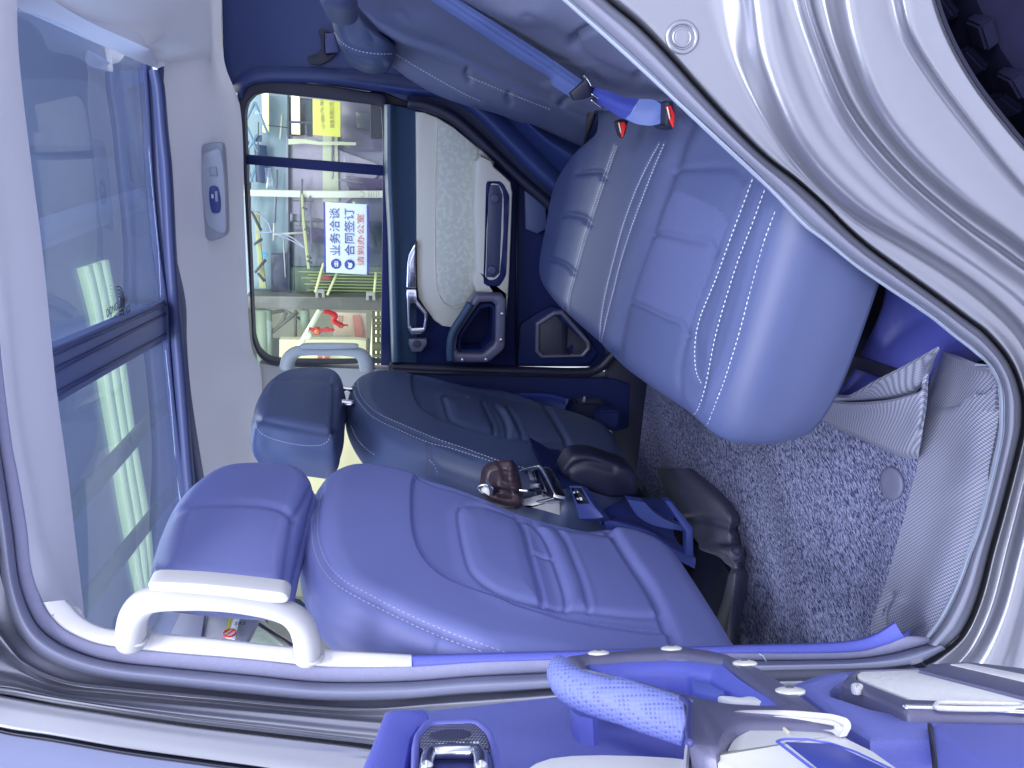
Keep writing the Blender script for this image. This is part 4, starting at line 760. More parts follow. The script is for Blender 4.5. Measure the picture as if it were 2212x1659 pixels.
fl = obj('floor', [(-3, .92, .50), (.4, .92, .50), (.4, 2.4, .50), (-3, 2.4, .50)], [(0, 1, 2, 3)], BLACK, body, smooth=False)
carpet = loft('carpet', [U([(1330, 800), (1345, 900), (1372, 1010), (1420, 1100), (1480, 1280), (1560, 1480)], ('Z', .530)), U([(1480, 740), (1500, 900), (1560, 1030), (1600, 1150), (1640, 1300), (1680, 1480)], ('Z', .534)), U([(1700, 850), (1740, 950), (1770, 1050), (1790, 1200), (1790, 1330), (1790, 1450)], ('Z', .531)), U([(1960, 880), (2000, 990), (1985, 1100), (1950, 1200), (1900, 1350), (1880, 1420)], ('Z', .533))], CARPET, body, n=100, sub=30, thick=0.008)
slab('footwell_panel', [[-1.35, 0.95, .62], [-1.35, 2.2, .62], [-1.35, 2.2, 1.2], [-1.35, .95, 1.2]], (1, 0, 0), 0.02, 0.005, BLACK, body)
floorb = mat('dash_dark', (0.006, 0.01, 0.04, 1), 0.6)
slab('sill_trim', U([(1300, 680), (1400, 700), (1430, 1000), (1400, 1150), (1330, 1000)], ('Y', 2.27)), NY, 0.03, 0.004, BLACK, body)
btn = U(T('p', (1000, 350)), ('Z', .538))[0]
fmb = disc('carpet_button', btn, (0.0, 0, 1), 0.029, 0.006, mat('button_grey', (0.10, 0.11, 0.19, 1), 0.6, bump=0.4, scale=300), body, seg=32)

slab('seat_rail_cover', U(T('m', (1350, 500), (1500, 440), (1670, 530), (1790, 600), (1862, 700), (1850, 950), (1900, 1250), (1650, 1250)), ('Z', .556)), (0, 0, 1), .02, .003, BLACK, body)  # black sheet painting the shade under the near seat
# loose things on the floor
mesh_mat = loft('rubber_mat', [U(T('m', (1330, -60), (1400, 100), (1500, 330), (1600, 440), (1668, 520), (1790, 590), (1862, 700), (1840, 860), (1790, 1020), (1740, 1150)), ('Z', .590)),
    U(T('m', (1450, -50), (1550, 100), (1680, 300), (1760, 400), (1790, 500), (1870, 580), (1910, 680), (1900, 860), (1860, 1050), (1830, 1200)), ('Z', .602)),
    U(T('m', (1560, -50), (1700, 100), (1830, 230), (1880, 330), (1900, 500), (1950, 600), (1965, 680), (1950, 860), (1920, 1060), (1900, 1220)), ('Z', .580)),
    U(T('m', (1600, -50), (1760, 80), (1890, 215), (1950, 330), (1955, 540), (2000, 640), (2012, 690), (2000, 860), (1965, 1040), (1935, 1180)), ('Z', .542))], MATD, None, n=120, sub=12, thick=0.006, feats=[('g', T('m', (1500, 330), (1700, 330), (1950, 400)), .012, .012), ('g', T('m', (1690, 530), (1850, 560), (2000, 560)), -.012, .012), ('g', T('m', (1850, 690), (2010, 670)), .010, .010), ('g', T('m', (1560, 150), (1640, 300), (1700, 420)), .006, .015)])
tag(mesh_mat, 'black rubber mat edge curling up behind the near front seat', 'floor mat')
mt = empty('sill_mat', tuple(U([(2000, 1100)], ('Z', .62))[0]), 'grey textured rubber mat lying over the door sill with a folded corner', 'floor mat')
e0 = T('o', (930, 1440), (905, 1550), (870, 1659))+T('p', (1100, 480), (1040, 700), (985, 900), (930, 1060), (880, 1200), (855, 1270), (880, 1278))
e3 = T('o', (1380, 945), (1385, 1100), (1360, 1280), (1320, 1480))+T('p', (1600, 330), (1530, 600), (1450, 830), (1350, 1080), (1240, 1260), (1190, 1312))
e0 = T('o', (1045, 828), (1010, 900), (960, 1050), (935, 1200), (935, 1330))+e0
e3 = T('o', (1240, 920), (1370, 940), (1390, 1000), (1388, 1090), (1370, 1200))+e3
e0 = e0[:-2]+T('p', (905, 1180), (880, 1250))
n3 = len(e3)
def mid(a, b, t, n=16):
    A = spline(a, n); B = spline(b, n); return [tuple(A[i]*(1-t)+B[i]*t) for i in range(n)]
zA = U(mid(e0, e3, 0), ('Z', .538)); zD = UY(yy(mid(e0, e3, 1), .872)); zz_ = np.array([0, 0, 1.])
def along(t, lift): m_ = mid(e0, e3, t); Yt = zA[:, 1]*(1-t)+zD[:, 1]*t; return UY([(m_[i][0], m_[i][1], Yt[i]-lift) for i in range(16)])
zB = along(.35, .004); zC = along(.7, .012)
# the corner lifts as it folds
mf = [('g', T('p', (1160, 1200), (1090, 1240), (1060, 1280)), .006, .010), ('g', T('p', (1010, 1200), (1000, 1100), (1050, 1050)), -.010, .012), ('g', T('p', (950, 1240), (960, 1130), (1000, 1050)), .012, .010), ('g', T('o', (1020, 850), (940, 1090), (830, 1120)), .008, .012), ('g', T('o', (1000, 1300), (1150, 1500)), .004, .03), ('g', T('o', (1250, 1000), (1100, 1200)), -.004, .03)]
loft('mat_sheet', [zA, zB, zC, zD], MATR, mt, n=150, sub=36, thick=0.005, feats=mf)
loft('folded_corner', [U(T('o', (480, 1090), (560, 1090), (700, 1010), (850, 930), (950, 875), (1050, 825)), ('Z', .665)), U(T('o', (440, 1110), (600, 1100), (740, 1080), (860, 1050), (950, 1000), (1020, 880)), ('Z', .625)), U(T('o', (400, 1130), (600, 1120), (740, 1110), (860, 1090), (920, 1060), (1000, 950)), ('Z', .600))], MATR, mt, n=70, sub=14, thick=0.005)
loft('folded_corner', [U(T('o', (400, 1110), (560, 1130), (740, 1120), (860, 1092), (950, 1050), (990, 940)), ('Z', .625)), U(T('o', (370, 1150), (560, 1170), (720, 1190), (860, 1210), (930, 1240), (975, 1150)), ('Z', .600)), U(T('o', (345, 1185), (480, 1240), (600, 1290), (720, 1340), (850, 1390), (935, 1375)), ('Z', .568)), U(T('o', (360, 1195), (490, 1265), (600, 1315), (710, 1365), (850, 1425), (930, 1430)), ('Z', .545))], MATR, mt, n=70, sub=14, thick=0.005)

# pouch
po = empty('pouch', tuple(UY([(1080, 1070, 1.44)])[0]), 'small brown leather zip pouch lying on the console beside the cup holders', 'pouch')
plp = ((0.45, -0.85, 0.25), UY([(1075, 1045, 1.44)])[0])
pb = pad('bag', U(T('k', (470, 975), (520, 930), (600, 912), (700, 905), (740, 930), (765, 1000), (790, 1120), (800, 1200), (800, 1290), (740, 1320), (560, 1290), (470, 1210), (445, 1150), (452, 1050)), plp), toward(plp), 0.07, 0.022, 0.018, BROWN, po, nr=160, ni=50,
    feats=[('g', T('k', (620, 940), (690, 950), (740, 945)), .004, .006), ('g', T('k', (640, 975), (700, 990), (750, 985)), .005, .006), ('g', T('k', (650, 1020), (710, 1035), (755, 1025)), .005, .006), ('g', T('k', (660, 1060), (720, 1080), (765, 1070)), .005, .006), ('g', T('k', (650, 1105), (710, 1130), (770, 1120)), .004, .006), ('g', T('k', (560, 1190), (620, 1160), (700, 1165), (780, 1175)), .006, .005)])
tp = bvh(pb)
for nm, c, w_, m_ in (('zip', T('k', (570, 1190), (620, 1165), (700, 1170), (775, 1180)), .003, BLACK), ('zip', T('k', (715, 900), (745, 960), (775, 1060), (790, 1150)), .003, BLACK)): ribbon_line(nm, tp, [c], po, m_, w=w_, lift=.002)
slab('zip_pull', U(T('k', (780, 1155), (850, 1158), (852, 1178), (800, 1172), (782, 1168)), ((0.45, -0.85, 0.25), UY([(1075, 1045, 1.44)])[0]+toward(plp)*0.012)), toward(plp), 0.003, 0.001, CHROME, po)
kr = UY([(*T('k', (500, 1150))[0], 1.40)])[0]
tube('key_ring', [kr+np.array([0.013*math.cos(a)*0.7, 0.004*math.sin(a), 0.015*math.sin(a)]) for a in np.linspace(0, 2*math.pi, 14, endpoint=False)], 0.0028, CHROME, po, closed=True, n=40, seg=8)
slab('fob', UY(yy(T('k', (470, 1170), (500, 1140), (535, 1150), (545, 1180), (530, 1210)), 1.395)), NY, 0.01, 0.002, WHITEP, po)
slab('strap', UY(yy(T('k', (498, 1085), (525, 1075), (560, 1170), (562, 1200), (540, 1190), (520, 1110)), 1.39)), NY, 0.006, 0.001, mat('strap_grey', (0.07, 0.08, 0.13, 1), 0.5), po)
# ================================================================== the near door opening
LA0 = [(1080, -120), (1215, 0), (1329, 101), (1411, 176), (1453, 215), (1541, 296), (1622, 371), (1671, 420), (1736, 488), (1776, 518), (1854, 580), (1913, 620), (2011, 686), (2069, 733), (2108, 764), (2138, 792), (2157, 835), (2160, 918), (2153, 972), (2114, 1133), (2092, 1190), (2067, 1258), (2031, 1330), (1992, 1387)]
LA1 = [(1190, -120), (1311, 0), (1378, 55), (1443, 120), (1508, 192), (1590, 280), (1655, 342), (1720, 391), (1782, 446), (1825, 490), (1870, 530), (1933, 577), (2030, 647), (2085, 688), (2128, 721), (2179, 784), (2205, 854), (2207, 918), (2199, 960), (2163, 1100), (2139, 1186), (2112, 1290), (2080, 1362), (2040, 1400)]
def mix(a, b, t): return [(p[0]*(1-t)+q[0]*t, p[1]*(1-t)+q[1]*t) for p, q in zip(a, b)]
loft('seal_fringe', [UY(yy([tuple(q) for q in herm(mix(LA0, LA1, 0))], .885)), UY(yy([tuple(q) for q in herm(mix(LA0, LA1, .0))], .868)), UY(yy([tuple(q) for q in herm(mix(LA0, LA1, .12))], .862)), UY(yy([tuple(q) for q in herm(mix(LA0, LA1, .24))], .866))], RUBBERL, body, sub=5, raw=True, thick=0.004, feats=[('g', mix(LA0, LA1, .14), .002, .002)])
loft('door_seal', [UY(yy([tuple(q) for q in herm(mix(LA0, LA1, .22))], .872)), UY(yy([tuple(q) for q in herm(mix(LA0, LA1, .25))], .856)), UY(yy([tuple(q) for q in herm(mix(LA0, LA1, .42))], .842)), UY(yy([tuple(q) for q in herm(mix(LA0, LA1, .62))], .838)), UY(yy([tuple(q) for q in herm(mix(LA0, LA1, .82))], .846)), UY(yy([tuple(q) for q in herm(mix(LA0, LA1, .95))], .858)), UY(yy([tuple(q) for q in herm(mix(LA0, LA1, 1.0))], .878))], RUBBER, body, sub=7, raw=True, thick=0.004, feats=[('g', mix(LA0, LA1, .78), .0015, .003)])
LB0 = [(2000, 1375), (1954, 1375), (1915, 1390), (1856, 1405), (1740, 1409), (1545, 1409), (1340, 1416), (1191, 1423), (1044, 1428), (890, 1438), (692, 1439), (533, 1423), (343, 1407), (216, 1391), (145, 1362), (111, 1331), (92, 1301), (69, 1240), (57, 1140), (38, 1026), (25, 960), (0, 752), (-30, 500), (-60, 50)]
LB1 = [(2045, 1402), (1985, 1432), (1924, 1441), (1840, 1444), (1740, 1446), (1560, 1452), (1380, 1466), (1198, 1487), (996, 1500), (873, 1511), (702, 1514), (540, 1500), (370, 1482), (244, 1468), (153, 1446), (76, 1407), (34, 1354), (8, 1270), (-8, 1160), (-22, 1050), (-34, 960), (-60, 752), (-90, 500), (-120, 50)]
loft('weatherstrip', [UY(yy([tuple(q) for q in herm(mix(LB0, LB1, 0))], .885)), UY(yy([tuple(q) for q in herm(mix(LB0, LB1, 0))], .866)), UY(yy([tuple(q) for q in herm(mix(LB0, LB1, .2))], .861)), UY(yy([tuple(q) for q in herm(mix(LB0, LB1, .42))], .860)), UY(yy([tuple(q) for q in herm(mix(LB0, LB1, .47))], .866))], mat('weatherstrip_cloth', (0.24, 0.25, 0.40, 1), 0.8, bump=0.7, scale=700, vary=.08, vscale=80), body, sub=6, raw=True, thick=0.004)
loft('door_seal', [UY(yy([tuple(q) for q in herm(mix(LB0, LB1, t_))], y_)) for t_, y_ in ((.45, .872), (.48, .856), (.60, .842), (.74, .836), (.88, .842), (1., .864))], mat('rubber_seal_blue', (0.16, 0.175, 0.28, 1), 0.4, spec=0.5, vary=.05), body, sub=7, thick=0.004, raw=True)
# ivory and blue pillar trim
po_ = [(92, 1301), (111, 1331), (145, 1362), (216, 1391), (343, 1407), (533, 1423), (692, 1439), (790, 1441), (889, 1440)]
pi_ = [(145, 1295), (179, 1331), (214, 1350), (248, 1358), (324, 1365), (458, 1377), (572, 1390), (717, 1403), (889, 1413)]
loft('pillar_trim', [UY(yy(po_, .880)), UY(yy(mix(po_, pi_, .02), .862)), UY(yy(mix(po_, pi_, .12), .860)), UY(yy(mix(po_, pi_, .85), .872)), UY(yy(mix(po_, pi_, .97), .878)), UY(yy(pi_, .895))], CREAM, body, n=120, sub=6, thick=0.006)
bar('trim_joint', *UY([(112, 1330, .859), (145, 1296, .875)]), 0.0011, mat('joint_grey', (0.3, 0.31, 0.42, 1), 0.6), body)
bo_ = [(890, 1439), (1044, 1429), (1191, 1424), (1340, 1417), (1545, 1410), (1740, 1410), (1856, 1406), (1915, 1391), (1954, 1376), (1968, 1368)]
bi_ = [(890, 1415), (1000, 1411), (1092, 1409), (1283, 1404), (1450, 1398), (1607, 1393), (1779, 1388), (1856, 1380), (1895, 1366), (1932, 1342)][1:]
bi_ = [(890, 1415)]+bi_[1:]
loft('pillar_trim_lower', [UY(yy(bo_, .880)), UY(yy(mix(bo_, bi_, .03), .863)), UY(yy(mix(bo_, bi_, .9), .872)), UY(yy(bi_, .895))], CARPB, body, n=120, sub=6, thick=0.006)

# silver body round the opening, rear side: every curve traced with its own distance from the viewer
Q0 = [(p[0]+3, p[1]-4) for p in LA1[:14]]+[(2132, 717), (2184, 780), (2211, 852), (2214, 918), (2205, 964), (2169, 1104), (2145, 1190), (2118, 1294), (2086, 1366), (2046, 1406)]
def out(P, Qr, t): n = 120; A = spline(P, n); B = spline(Qr, n); return [tuple(A[i]*(1-t)+B[i]*t) for i in range(n)]
c1 = [(1570, -150), (1600, 0), (1615, 107), (1638, 179), (1673, 258), (1709, 322), (1766, 394), (1852, 469), (1960, 533), (2067, 600), (2150, 665), (2212, 735), (2243, 820), (2248, 918), (2215, 1060), (2182, 1190), (2150, 1312), (2110, 1400), (2080, 1440)]
c1b = [(1640, -150), (1662, 0), (1680, 107), (1706, 190), (1742, 268), (1786, 335), (1850, 402), (1930, 470), (2030, 533), (2130, 600), (2212, 668), (2265, 740), (2290, 820), (2292, 930), (2258, 1080), (2220, 1230), (2188, 1350), (2150, 1460)]
c2a = [(1700, -150), (1722, 0), (1750, 95), (1798, 218), (1846, 300), (1930, 396), (2035, 488), (2140, 570), (2230, 640), (2320, 760), (2340, 930), (2300, 1130), (2250, 1300), (2200, 1480)]
c2 = [(1716, -150), (1738, 0), (1766, 90), (1817, 215), (1870, 297), (1960, 394), (2067, 483), (2175, 562), (2260, 630), (2350, 760), (2370, 930), (2330, 1130), (2280, 1300), (2230, 1480)]
c2b = [(1738, -150), (1758, 0), (1785, 90), (1838, 213), (1892, 293), (1980, 388), (2085, 475), (2190, 550), (2290, 630), (2380, 760), (2400, 930), (2360, 1130), (2310, 1300), (2260, 1480)]
c3 = [(1788, -150), (1812, 0), (1834, 100), (1884, 222), (1956, 322), (2064, 424), (2212, 534), (2330, 640), (2420, 780), (2440, 930), (2400, 1130), (2340, 1300), (2300, 1480)]
c4 = [(1915, -150), (1942, 0), (1962, 72), (2015, 161), (2087, 258), (2212, 410), (2340, 540), (2450, 700), (2480, 930), (2440, 1130), (2380, 1300), (2340, 1480)]
c5 = [(1985, -150), (2013, 0), (2046, 90), (2096, 179), (2157, 261), (2212, 326), (2330, 450), (2470, 620), (2520, 900), (2500, 1130), (2440, 1300), (2400, 1480)]
circ = lambda cx, cy, r_: [(cx+r_*math.cos(a)*1.0, cy+r_*1.03*math.sin(a)) for a in np.linspace(0, 2*math.pi, 25)]
pc = T('e', (1042, 245))[0]
PCX, PCY = 1400., 1000.
def ext(P, *q): return list(P)+list(q)
def polar(P, n1=70, n2=200):
    D = spline(P, 1500); an = np.unwrap(np.arctan2(D[:, 1]-PCY, D[:, 0]-PCX)); A0 = math.radians(-55); A1 = an[-1]
    k = np.argmax(an > A0); s = np.concatenate([[0], np.cumsum(np.linalg.norm(np.diff(D, axis=0), axis=1))])
    mono = np.maximum.accumulate(an+np.arange(len(an))*1e-9)
    ta = np.linspace(A0, math.radians(36), n2); s2 = np.interp(ta, mono, s); s1 = np.linspace(0, s2[0], n1, endpoint=False)
    ss = np.concatenate([s1, s2]); return np.stack([np.interp(ss, s, D[:, 0]), np.interp(ss, s, D[:, 1])], 1)
def pm(a, b, t): return a*(1-t)+b*t
pL, p0, p1_, p1b, p2a, p2_, p2b, p3_, p4_, p5_ = [polar(c) for c in (ext(LA1, (1985, 1432), (1880, 1446)), ext(Q0, (1990, 1438), (1880, 1452)), ext(c1, (2030, 1490), (1930, 1540)), ext(c1b, (2095, 1530), (2000, 1600)), ext(c2a, (2140, 1570), (2050, 1650)), ext(c2, (2160, 1590), (2070, 1670)), ext(c2b, (2180, 1610), (2090, 1690)), ext(c3, (2200, 1660), (2100, 1760)), ext(c4, (2240, 1680), (2130, 1800)), ext(c5, (2290, 1700), (2160, 1850)))]
rows = [(pL, .878), (p0, .862), (pm(p0, p1_, .06), .846), (pm(p0, p1_, .14), .843), (pm(p0, p1_, .5), .842), (pm(p0, p1_, .80), .838), (p1_, .822), (pm(p1_, p1b, .45), .803), (p1b, .796), (pm(p1b, p2a, .5), .798), (p2a, .792), (p2_, .776), (pm(p2_, p2b, .5), .779), (p2b, .786), (pm(p2b, p3_, .45), .782), (p3_, .762), (pm(p3_, p4_, .2), .752), (pm(p3_, p4_, .85), .746), (p4_, .738), (pm(p4_, p5_, .12), .728), (pm(p4_, p5_, .85), .722), (p5_, .722), (p5_+[5, -3], .735), (p5_+[9, -5], .76)]
loft('rear_body_side', [UY(yy([tuple(q) for q in P_], Y_)) for P_, Y_ in rows], PAINT, body, sub=7, thick=0.003, raw=True)
plug = empty('blanking_plug', tuple(UY([(pc[0], pc[1], .842)])[0]), parent=body)
for rr_, w_, m_ in ((31, .0028, PAINT), (19, .0018, PAINT)): tube('plug_ring', UY([(x, y, .8425) for x, y in circ(pc[0], pc[1], rr_)[:-1]]), w_, m_, plug, closed=True, n=80, seg=10, flat=1)
disc('plug_face', UY([(pc[0], pc[1], .842)])[0], NY, .0095, .002, PAINT, plug)
# front side of the opening: pillar flanges, then the closed front door
B1 = [(-40, 1290), (16, 1375), (60, 1430), (140, 1466), (244, 1482), (370, 1494), (470, 1503), (660, 1521), (800, 1526), (950, 1513), (1198, 1494), (1500, 1470), (1900, 1455), (2040, 1420)]
B2 = [(-50, 1370), (30, 1440), (120, 1482), (244, 1497), (470, 1519), (660, 1537), (800, 1545), (996, 1537), (1198, 1525), (1500, 1500), (1900, 1480), (2060, 1440)]
B3 = [(-60, 1445), (30, 1468), (130, 1496), (216, 1506), (533, 1535), (813, 1560), (1000, 1572), (1198, 1570), (1500, 1540), (1900, 1510), (2080, 1460)]
B4 = [(-60, 1470), (30, 1484), (130, 1506), (381, 1539), (572, 1560), (756, 1580), (1000, 1600), (1200, 1600), (1500, 1580), (1900, 1540), (2100, 1480)]
B5 = [(-60, 1480), (38, 1499), (153, 1519), (381, 1554), (572, 1578), (756, 1600), (900, 1620), (1200, 1650), (1500, 1650), (1900, 1600), (2140, 1500)]
def polb(P, start, n=200):
    P = [start]+[q for q in P if True]; D = spline(P, 1500); an = np.unwrap(np.arctan2(D[:, 1]-900., D[:, 0]-1000.)); mono = np.minimum.accumulate(an-np.arange(len(an))*1e-9)
    s = np.arange(len(D)); ta = np.linspace(math.radians(163.5), math.radians(29), n); k = np.interp(-ta, -mono, s); return np.stack([np.interp(k, s, D[:, 0]), np.interp(k, s, D[:, 1])], 1)
bL, b1, b2, b3, b4, b5 = [polb(P, s_) for P, s_ in ((LB1[::-1][7:-0 or None], (-30, 1120)), (B1, (-130, 1195)), (B2, (-200, 1225)), (B3, (-330, 1265)), (B4, (-400, 1290)), (B5, (-470, 1310)))]
fl_rows = [(bL, .864), (b1, .852), (pm(b1, b2, .3), .842), (b2, .848), (pm(b2, b3, .55), .842), (b3, .830), (pm(b3, b4, .5), .824), (b4, .816), (pm(b4, b5, .5), .815), (b5, .808), (b5+[0, 1], .83)]
loft('pillar_flange', [UY(yy([tuple(q) for q in P_], Y_)) for P_, Y_ in fl_rows], PAINT, body, sub=8, thick=0.003, raw=True)
loft('door_gap', [UY(yy([tuple(q) for q in b5-[0, 8]], .85)), UY(yy([tuple(q) for q in b5+[0, 26]], .85))], BLACK, body, sub=2, thick=0.003, raw=True)
nfd = empty('front_door', (-1.3, .74, 1.0), 'closed near front door, only its rear silver edge in view', parent=car)
def shf(P, d): return [(x, y+d) for x, y in P]
Bk = [(-60, 1546), (0, 1571), (114, 1590), (267, 1617), (458, 1644), (572, 1660), (756, 1690), (900, 1712), (1200, 1750)]
loft('door_skin', [UY(yy(shf(B5, 9), .83)), UY(yy(shf(B5, 9), .808)), UY(yy(shf(B5, 13), .800)), UY(yy(shf(B5, 20), .797)), UY(yy(out(B5, Bk, .5), .790)), UY(yy(shf(Bk, -4), .784)), UY(yy(shf(Bk, -1), .795))], PAINT, nfd, n=100, sub=6, thick=0.003)
loft('window_seal', [UY(yy(shf(Bk, -2), .793)), UY(yy(shf(Bk, 6), .785)), UY(yy(shf(Bk, 13), .789))], BLACK, nfd, n=60, sub=6, thick=0.004)
loft('window_glass', [UY(yy(shf(Bk, 12), .791)), UY(yy(shf(Bk, 50), .785)), UY(yy(shf(Bk, 160), .775))], mat('door_glass_dark', (0.13, 0.15, 0.27, 1), 0.25, spec=0.4), nfd, n=60, sub=6, thick=0.004)

# near grab handle
gn = empty('grab_handle', (-0.55, .9, 1.5), 'ivory grab handle on the near door pillar, closest to the viewer', parent=car)
GI = mat('handle_ivory', (0.45, 0.455, 0.50, 1), 0.5, bump=0.05, scale=900)
hp_ = T('s', (212, 618), (212, 560), (222, 480), (250, 410), (310, 352), (400, 330), (600, 335), (850, 352), (1050, 378), (1200, 405), (1300, 440), (1365, 500), (1398, 580), (1410, 650), (1412, 725))
tube('grip', UY([(x, y, .862-0.035*math.sin(math.pi*i/14)) for i, (x, y) in enumerate(hp_)]), [.0185, .0180, .0174, .0168, .0158, .0142, .0125, .0120, .0120, .0128, .0146, .0166, .0172, .0176, .0178], GI, gn, n=110, seg=28, flat=1.0, flatdir=(0.2, 1, 0))
fp = T('s', (318, 255), (330, 232), (370, 216), (450, 215), (700, 228), (950, 252), (1180, 278), (1250, 290), (1285, 320), (1285, 350), (1260, 368), (1200, 372), (1100, 372), (900, 350), (600, 318), (420, 295), (340, 285))
slab('cover_strip', U(fp, ('Y', .822)), NY, 0.026, 0.006, GI, gn, smooth=True, n=120)
for q, a, b_ in (((212, 610), 118, 30), ((1415, 735), 110, 32)):
    P = T('s', *[(q[0]+a*math.cos(t), q[1]+b_*math.sin(t)) for t in np.linspace(0, 2*math.pi, 24, endpoint=False)])
    P3 = UY([(x, y, .852-.012*math.sin(t)) for (x, y), t in zip(P, np.linspace(0, 2*math.pi, 24, endpoint=False))])
    slab('base_ring', P3, NY, 0.02, 0.004, GI, gn, smooth=True, n=60)

# what is ahead, seen through and beside the handle: windscreen corner, sun visor with its label
fv = empty('sun_visor', (-1.35, 1.0, 1.6), 'grey sun visor with yellow edged airbag label seen through the near grab handle', parent=car)
VG = mat('visor_grey', (0.24, 0.26, 0.38, 1), 0.8)
slab('panel', U(T('i', (895, 755), (1165, 765), (1140, 915), (845, 905)), ('X', -1.35)), (1, 0, 0), 0.02, 0.004, VG, fv)
slab('panel', U(T('i', (1180, 765), (1465, 805), (1395, 945), (1140, 920)), ('X', -1.36)), (1, 0, 0), 0.02, 0.004, mat('visor_grey_light', (0.30, 0.31, 0.38, 1), 0.8), fv)
slab('label', U(T('i', (1300, 795), (1360, 800), (1330, 930), (1278, 920)), ('X', -1.345)), (1, 0, 0), 0.001, 0.0002, WHITEP, fv)
slab('label_band', U(T('i', (1300, 795), (1322, 797), (1292, 885), (1275, 895)), ('X', -1.343)), (1, 0, 0), 0.001, 0.0002, mat('label_yellow', (0.65, 0.62, 0.04, 1), .5), fv)
lc = U(T('i', (1300, 893)), ('X', -1.341))[0]
tube('label_ring', [lc+np.array([0, .016*math.cos(a), .016*math.sin(a)]) for a in np.linspace(0, 2*math.pi, 12, endpoint=False)], .0022, RED, fv, closed=True, n=30, seg=6)
bar('label_bar', lc+np.array([.001, -.014, .01]), lc+np.array([.001, .014, -.01]), .0018, RED, fv)
text('label_text', 'SRS', .02, U(T('i', (1325, 850)), ('X', -1.341))[0]+np.array([.001, 0, .0]), (0, 0, -1), (0, 1, 0), BLACK, fv, .0003)
ws = empty('windscreen_pillar', (-1.5, .95, 1.4), parent=body)
slab('pillar_cover', U(T('i', (1390, 960), (1440, 800), (1480, 800), (1660, 980), (1420, 980)), ('X', -1.5)), (1, 0, 0), 0.03, 0.004, mat('pale_glass_trim', (0.60, 0.62, 0.48, 1), .5), ws)
bar('glass_edge', *U(T('i', (1455, 835), (1655, 965)), ('X', -1.47)), .005, BLACK, ws)
slab('pane', U(T('i', (1415, 930), (1452, 838), (1600, 960), (1420, 965)), ('X', -1.475)), (1, 0, 0), 0.003, 0.0005, mat('pane_green', (0.45, 0.56, 0.47, 1), .1, spec=.8, vary=.6, vscale=18), ws)
slab('wedge', U(T('i', (835, 900), (835, 780), (915, 755), (845, 905)), ('X', -1.34)), (1, 0, 0), 0.02, 0.002, NAVY, fv)
slab('mirror_housing', U(T('i', (1640, 690), (1700, 700), (1740, 740), (1700, 745)), ('X', -1.2)), (1, 0, 0), 0.02, 0.003, NAVY2, ws)

# ================================================================== open near rear door
od = empty('rear_door', (-.5, .5, 1.0), 'open near rear door with blue panel, ivory armrest and pimpled grip', parent=car)
DNv = DN
def UD(k, P, c, sm=False): return U(T(k, *P) if k else P, ('D', -.150+(c+.185)*.4))
def face(rows, c, bul):
    R0 = spline(UD(None, rows[0], c), 60); out_ = [R0]
    for rw, b_ in zip(rows[1:], bul): out_.append(UY([(x, y, R0[i][1]-b_) for i, (x, y) in enumerate(spline(rw, 60))]))
    return out_
base = T('q', (60, 1400), (220, 1062), (300, 880), (370, 702), (400, 690), (520, 684), (655, 680))+T('q', (670, 695), (680, 690), (1000, 655), (1450, 605), (2000, 590))+T('r', (500, 480), (700, 500), (920, 465), (1000, 432), (1100, 402), (1240, 392), (1700, 368), (2212, 395), (2500, 420), (2500, 1300))
slab('inner_panel', U(base, ('D', -.185)), DNv, 0.05, 0.006, PURP, od)
slab('upper_moulding', UD('q', [(220, 1062), (370, 705), (402, 692), (655, 684), (665, 750), (600, 780), (555, 850), (535, 960), (515, 1062), (500, 1300), (60, 1400)], -.178), DNv, 0.03, 0.008, mat('ribbed_blue', (0.14, 0.16, 0.66, 1), .6, bump=.5, scale=500), od)
frame('tweeter_bezel', UD('q', [(530, 1300), (545, 900), (560, 840), (625, 755), (650, 745), (940, 735), (970, 740), (1060, 815), (1095, 900), (1150, 1300)], -.168), UD('q', [(600, 1300), (597, 900), (605, 850), (660, 785), (690, 775), (920, 765), (950, 772), (1015, 830), (1040, 900), (1075, 1300)], -.168), DNv, .03, mat('bezel_blue', (0.17, 0.19, 0.62, 1), .35), od, r=.004, smooth=False)
slab('tweeter_grille', UD('q', [(596, 930), (600, 850), (660, 782), (690, 770), (920, 762), (952, 770), (1018, 830), (1040, 930), (990, 935), (970, 890), (680, 905), (640, 945)], -.172), DNv, .01, .001, GRILL, od)
disc('tweeter_cone', UD('q', [(790, 850)], -.1715)[0], DNv, .0155, .0012, mat('tweeter_dark', (.05, .055, .12, 1), .5, bump=.8, scale=1500), od)
frame('door_pull', UD('q', [(600, 1400), (615, 950), (650, 905), (690, 893), (940, 888), (975, 895), (1040, 940), (1060, 990), (1075, 1400)], -.163), UD('q', [(650, 1400), (655, 985), (680, 962), (940, 960), (975, 975), (990, 1400)], -.163), DNv, .02, mat('pull_slate', (.10, .12, .30, 1), .3, metal=.3), od, r=.006, smooth=False)
tube('door_pull_edge', UD('q', [(640, 1062), (650, 1000), (680, 968), (930, 960), (975, 975), (985, 1062)], -.158), .0045, CHROME, od, n=50, seg=10)
slab('door_pull_recess', UD('q', [(640, 1300), (650, 960), (985, 960), (1000, 1300)], -.172), DNv, .01, .001, mat('recess_blue', (.06, .07, .3, 1), .5), od)
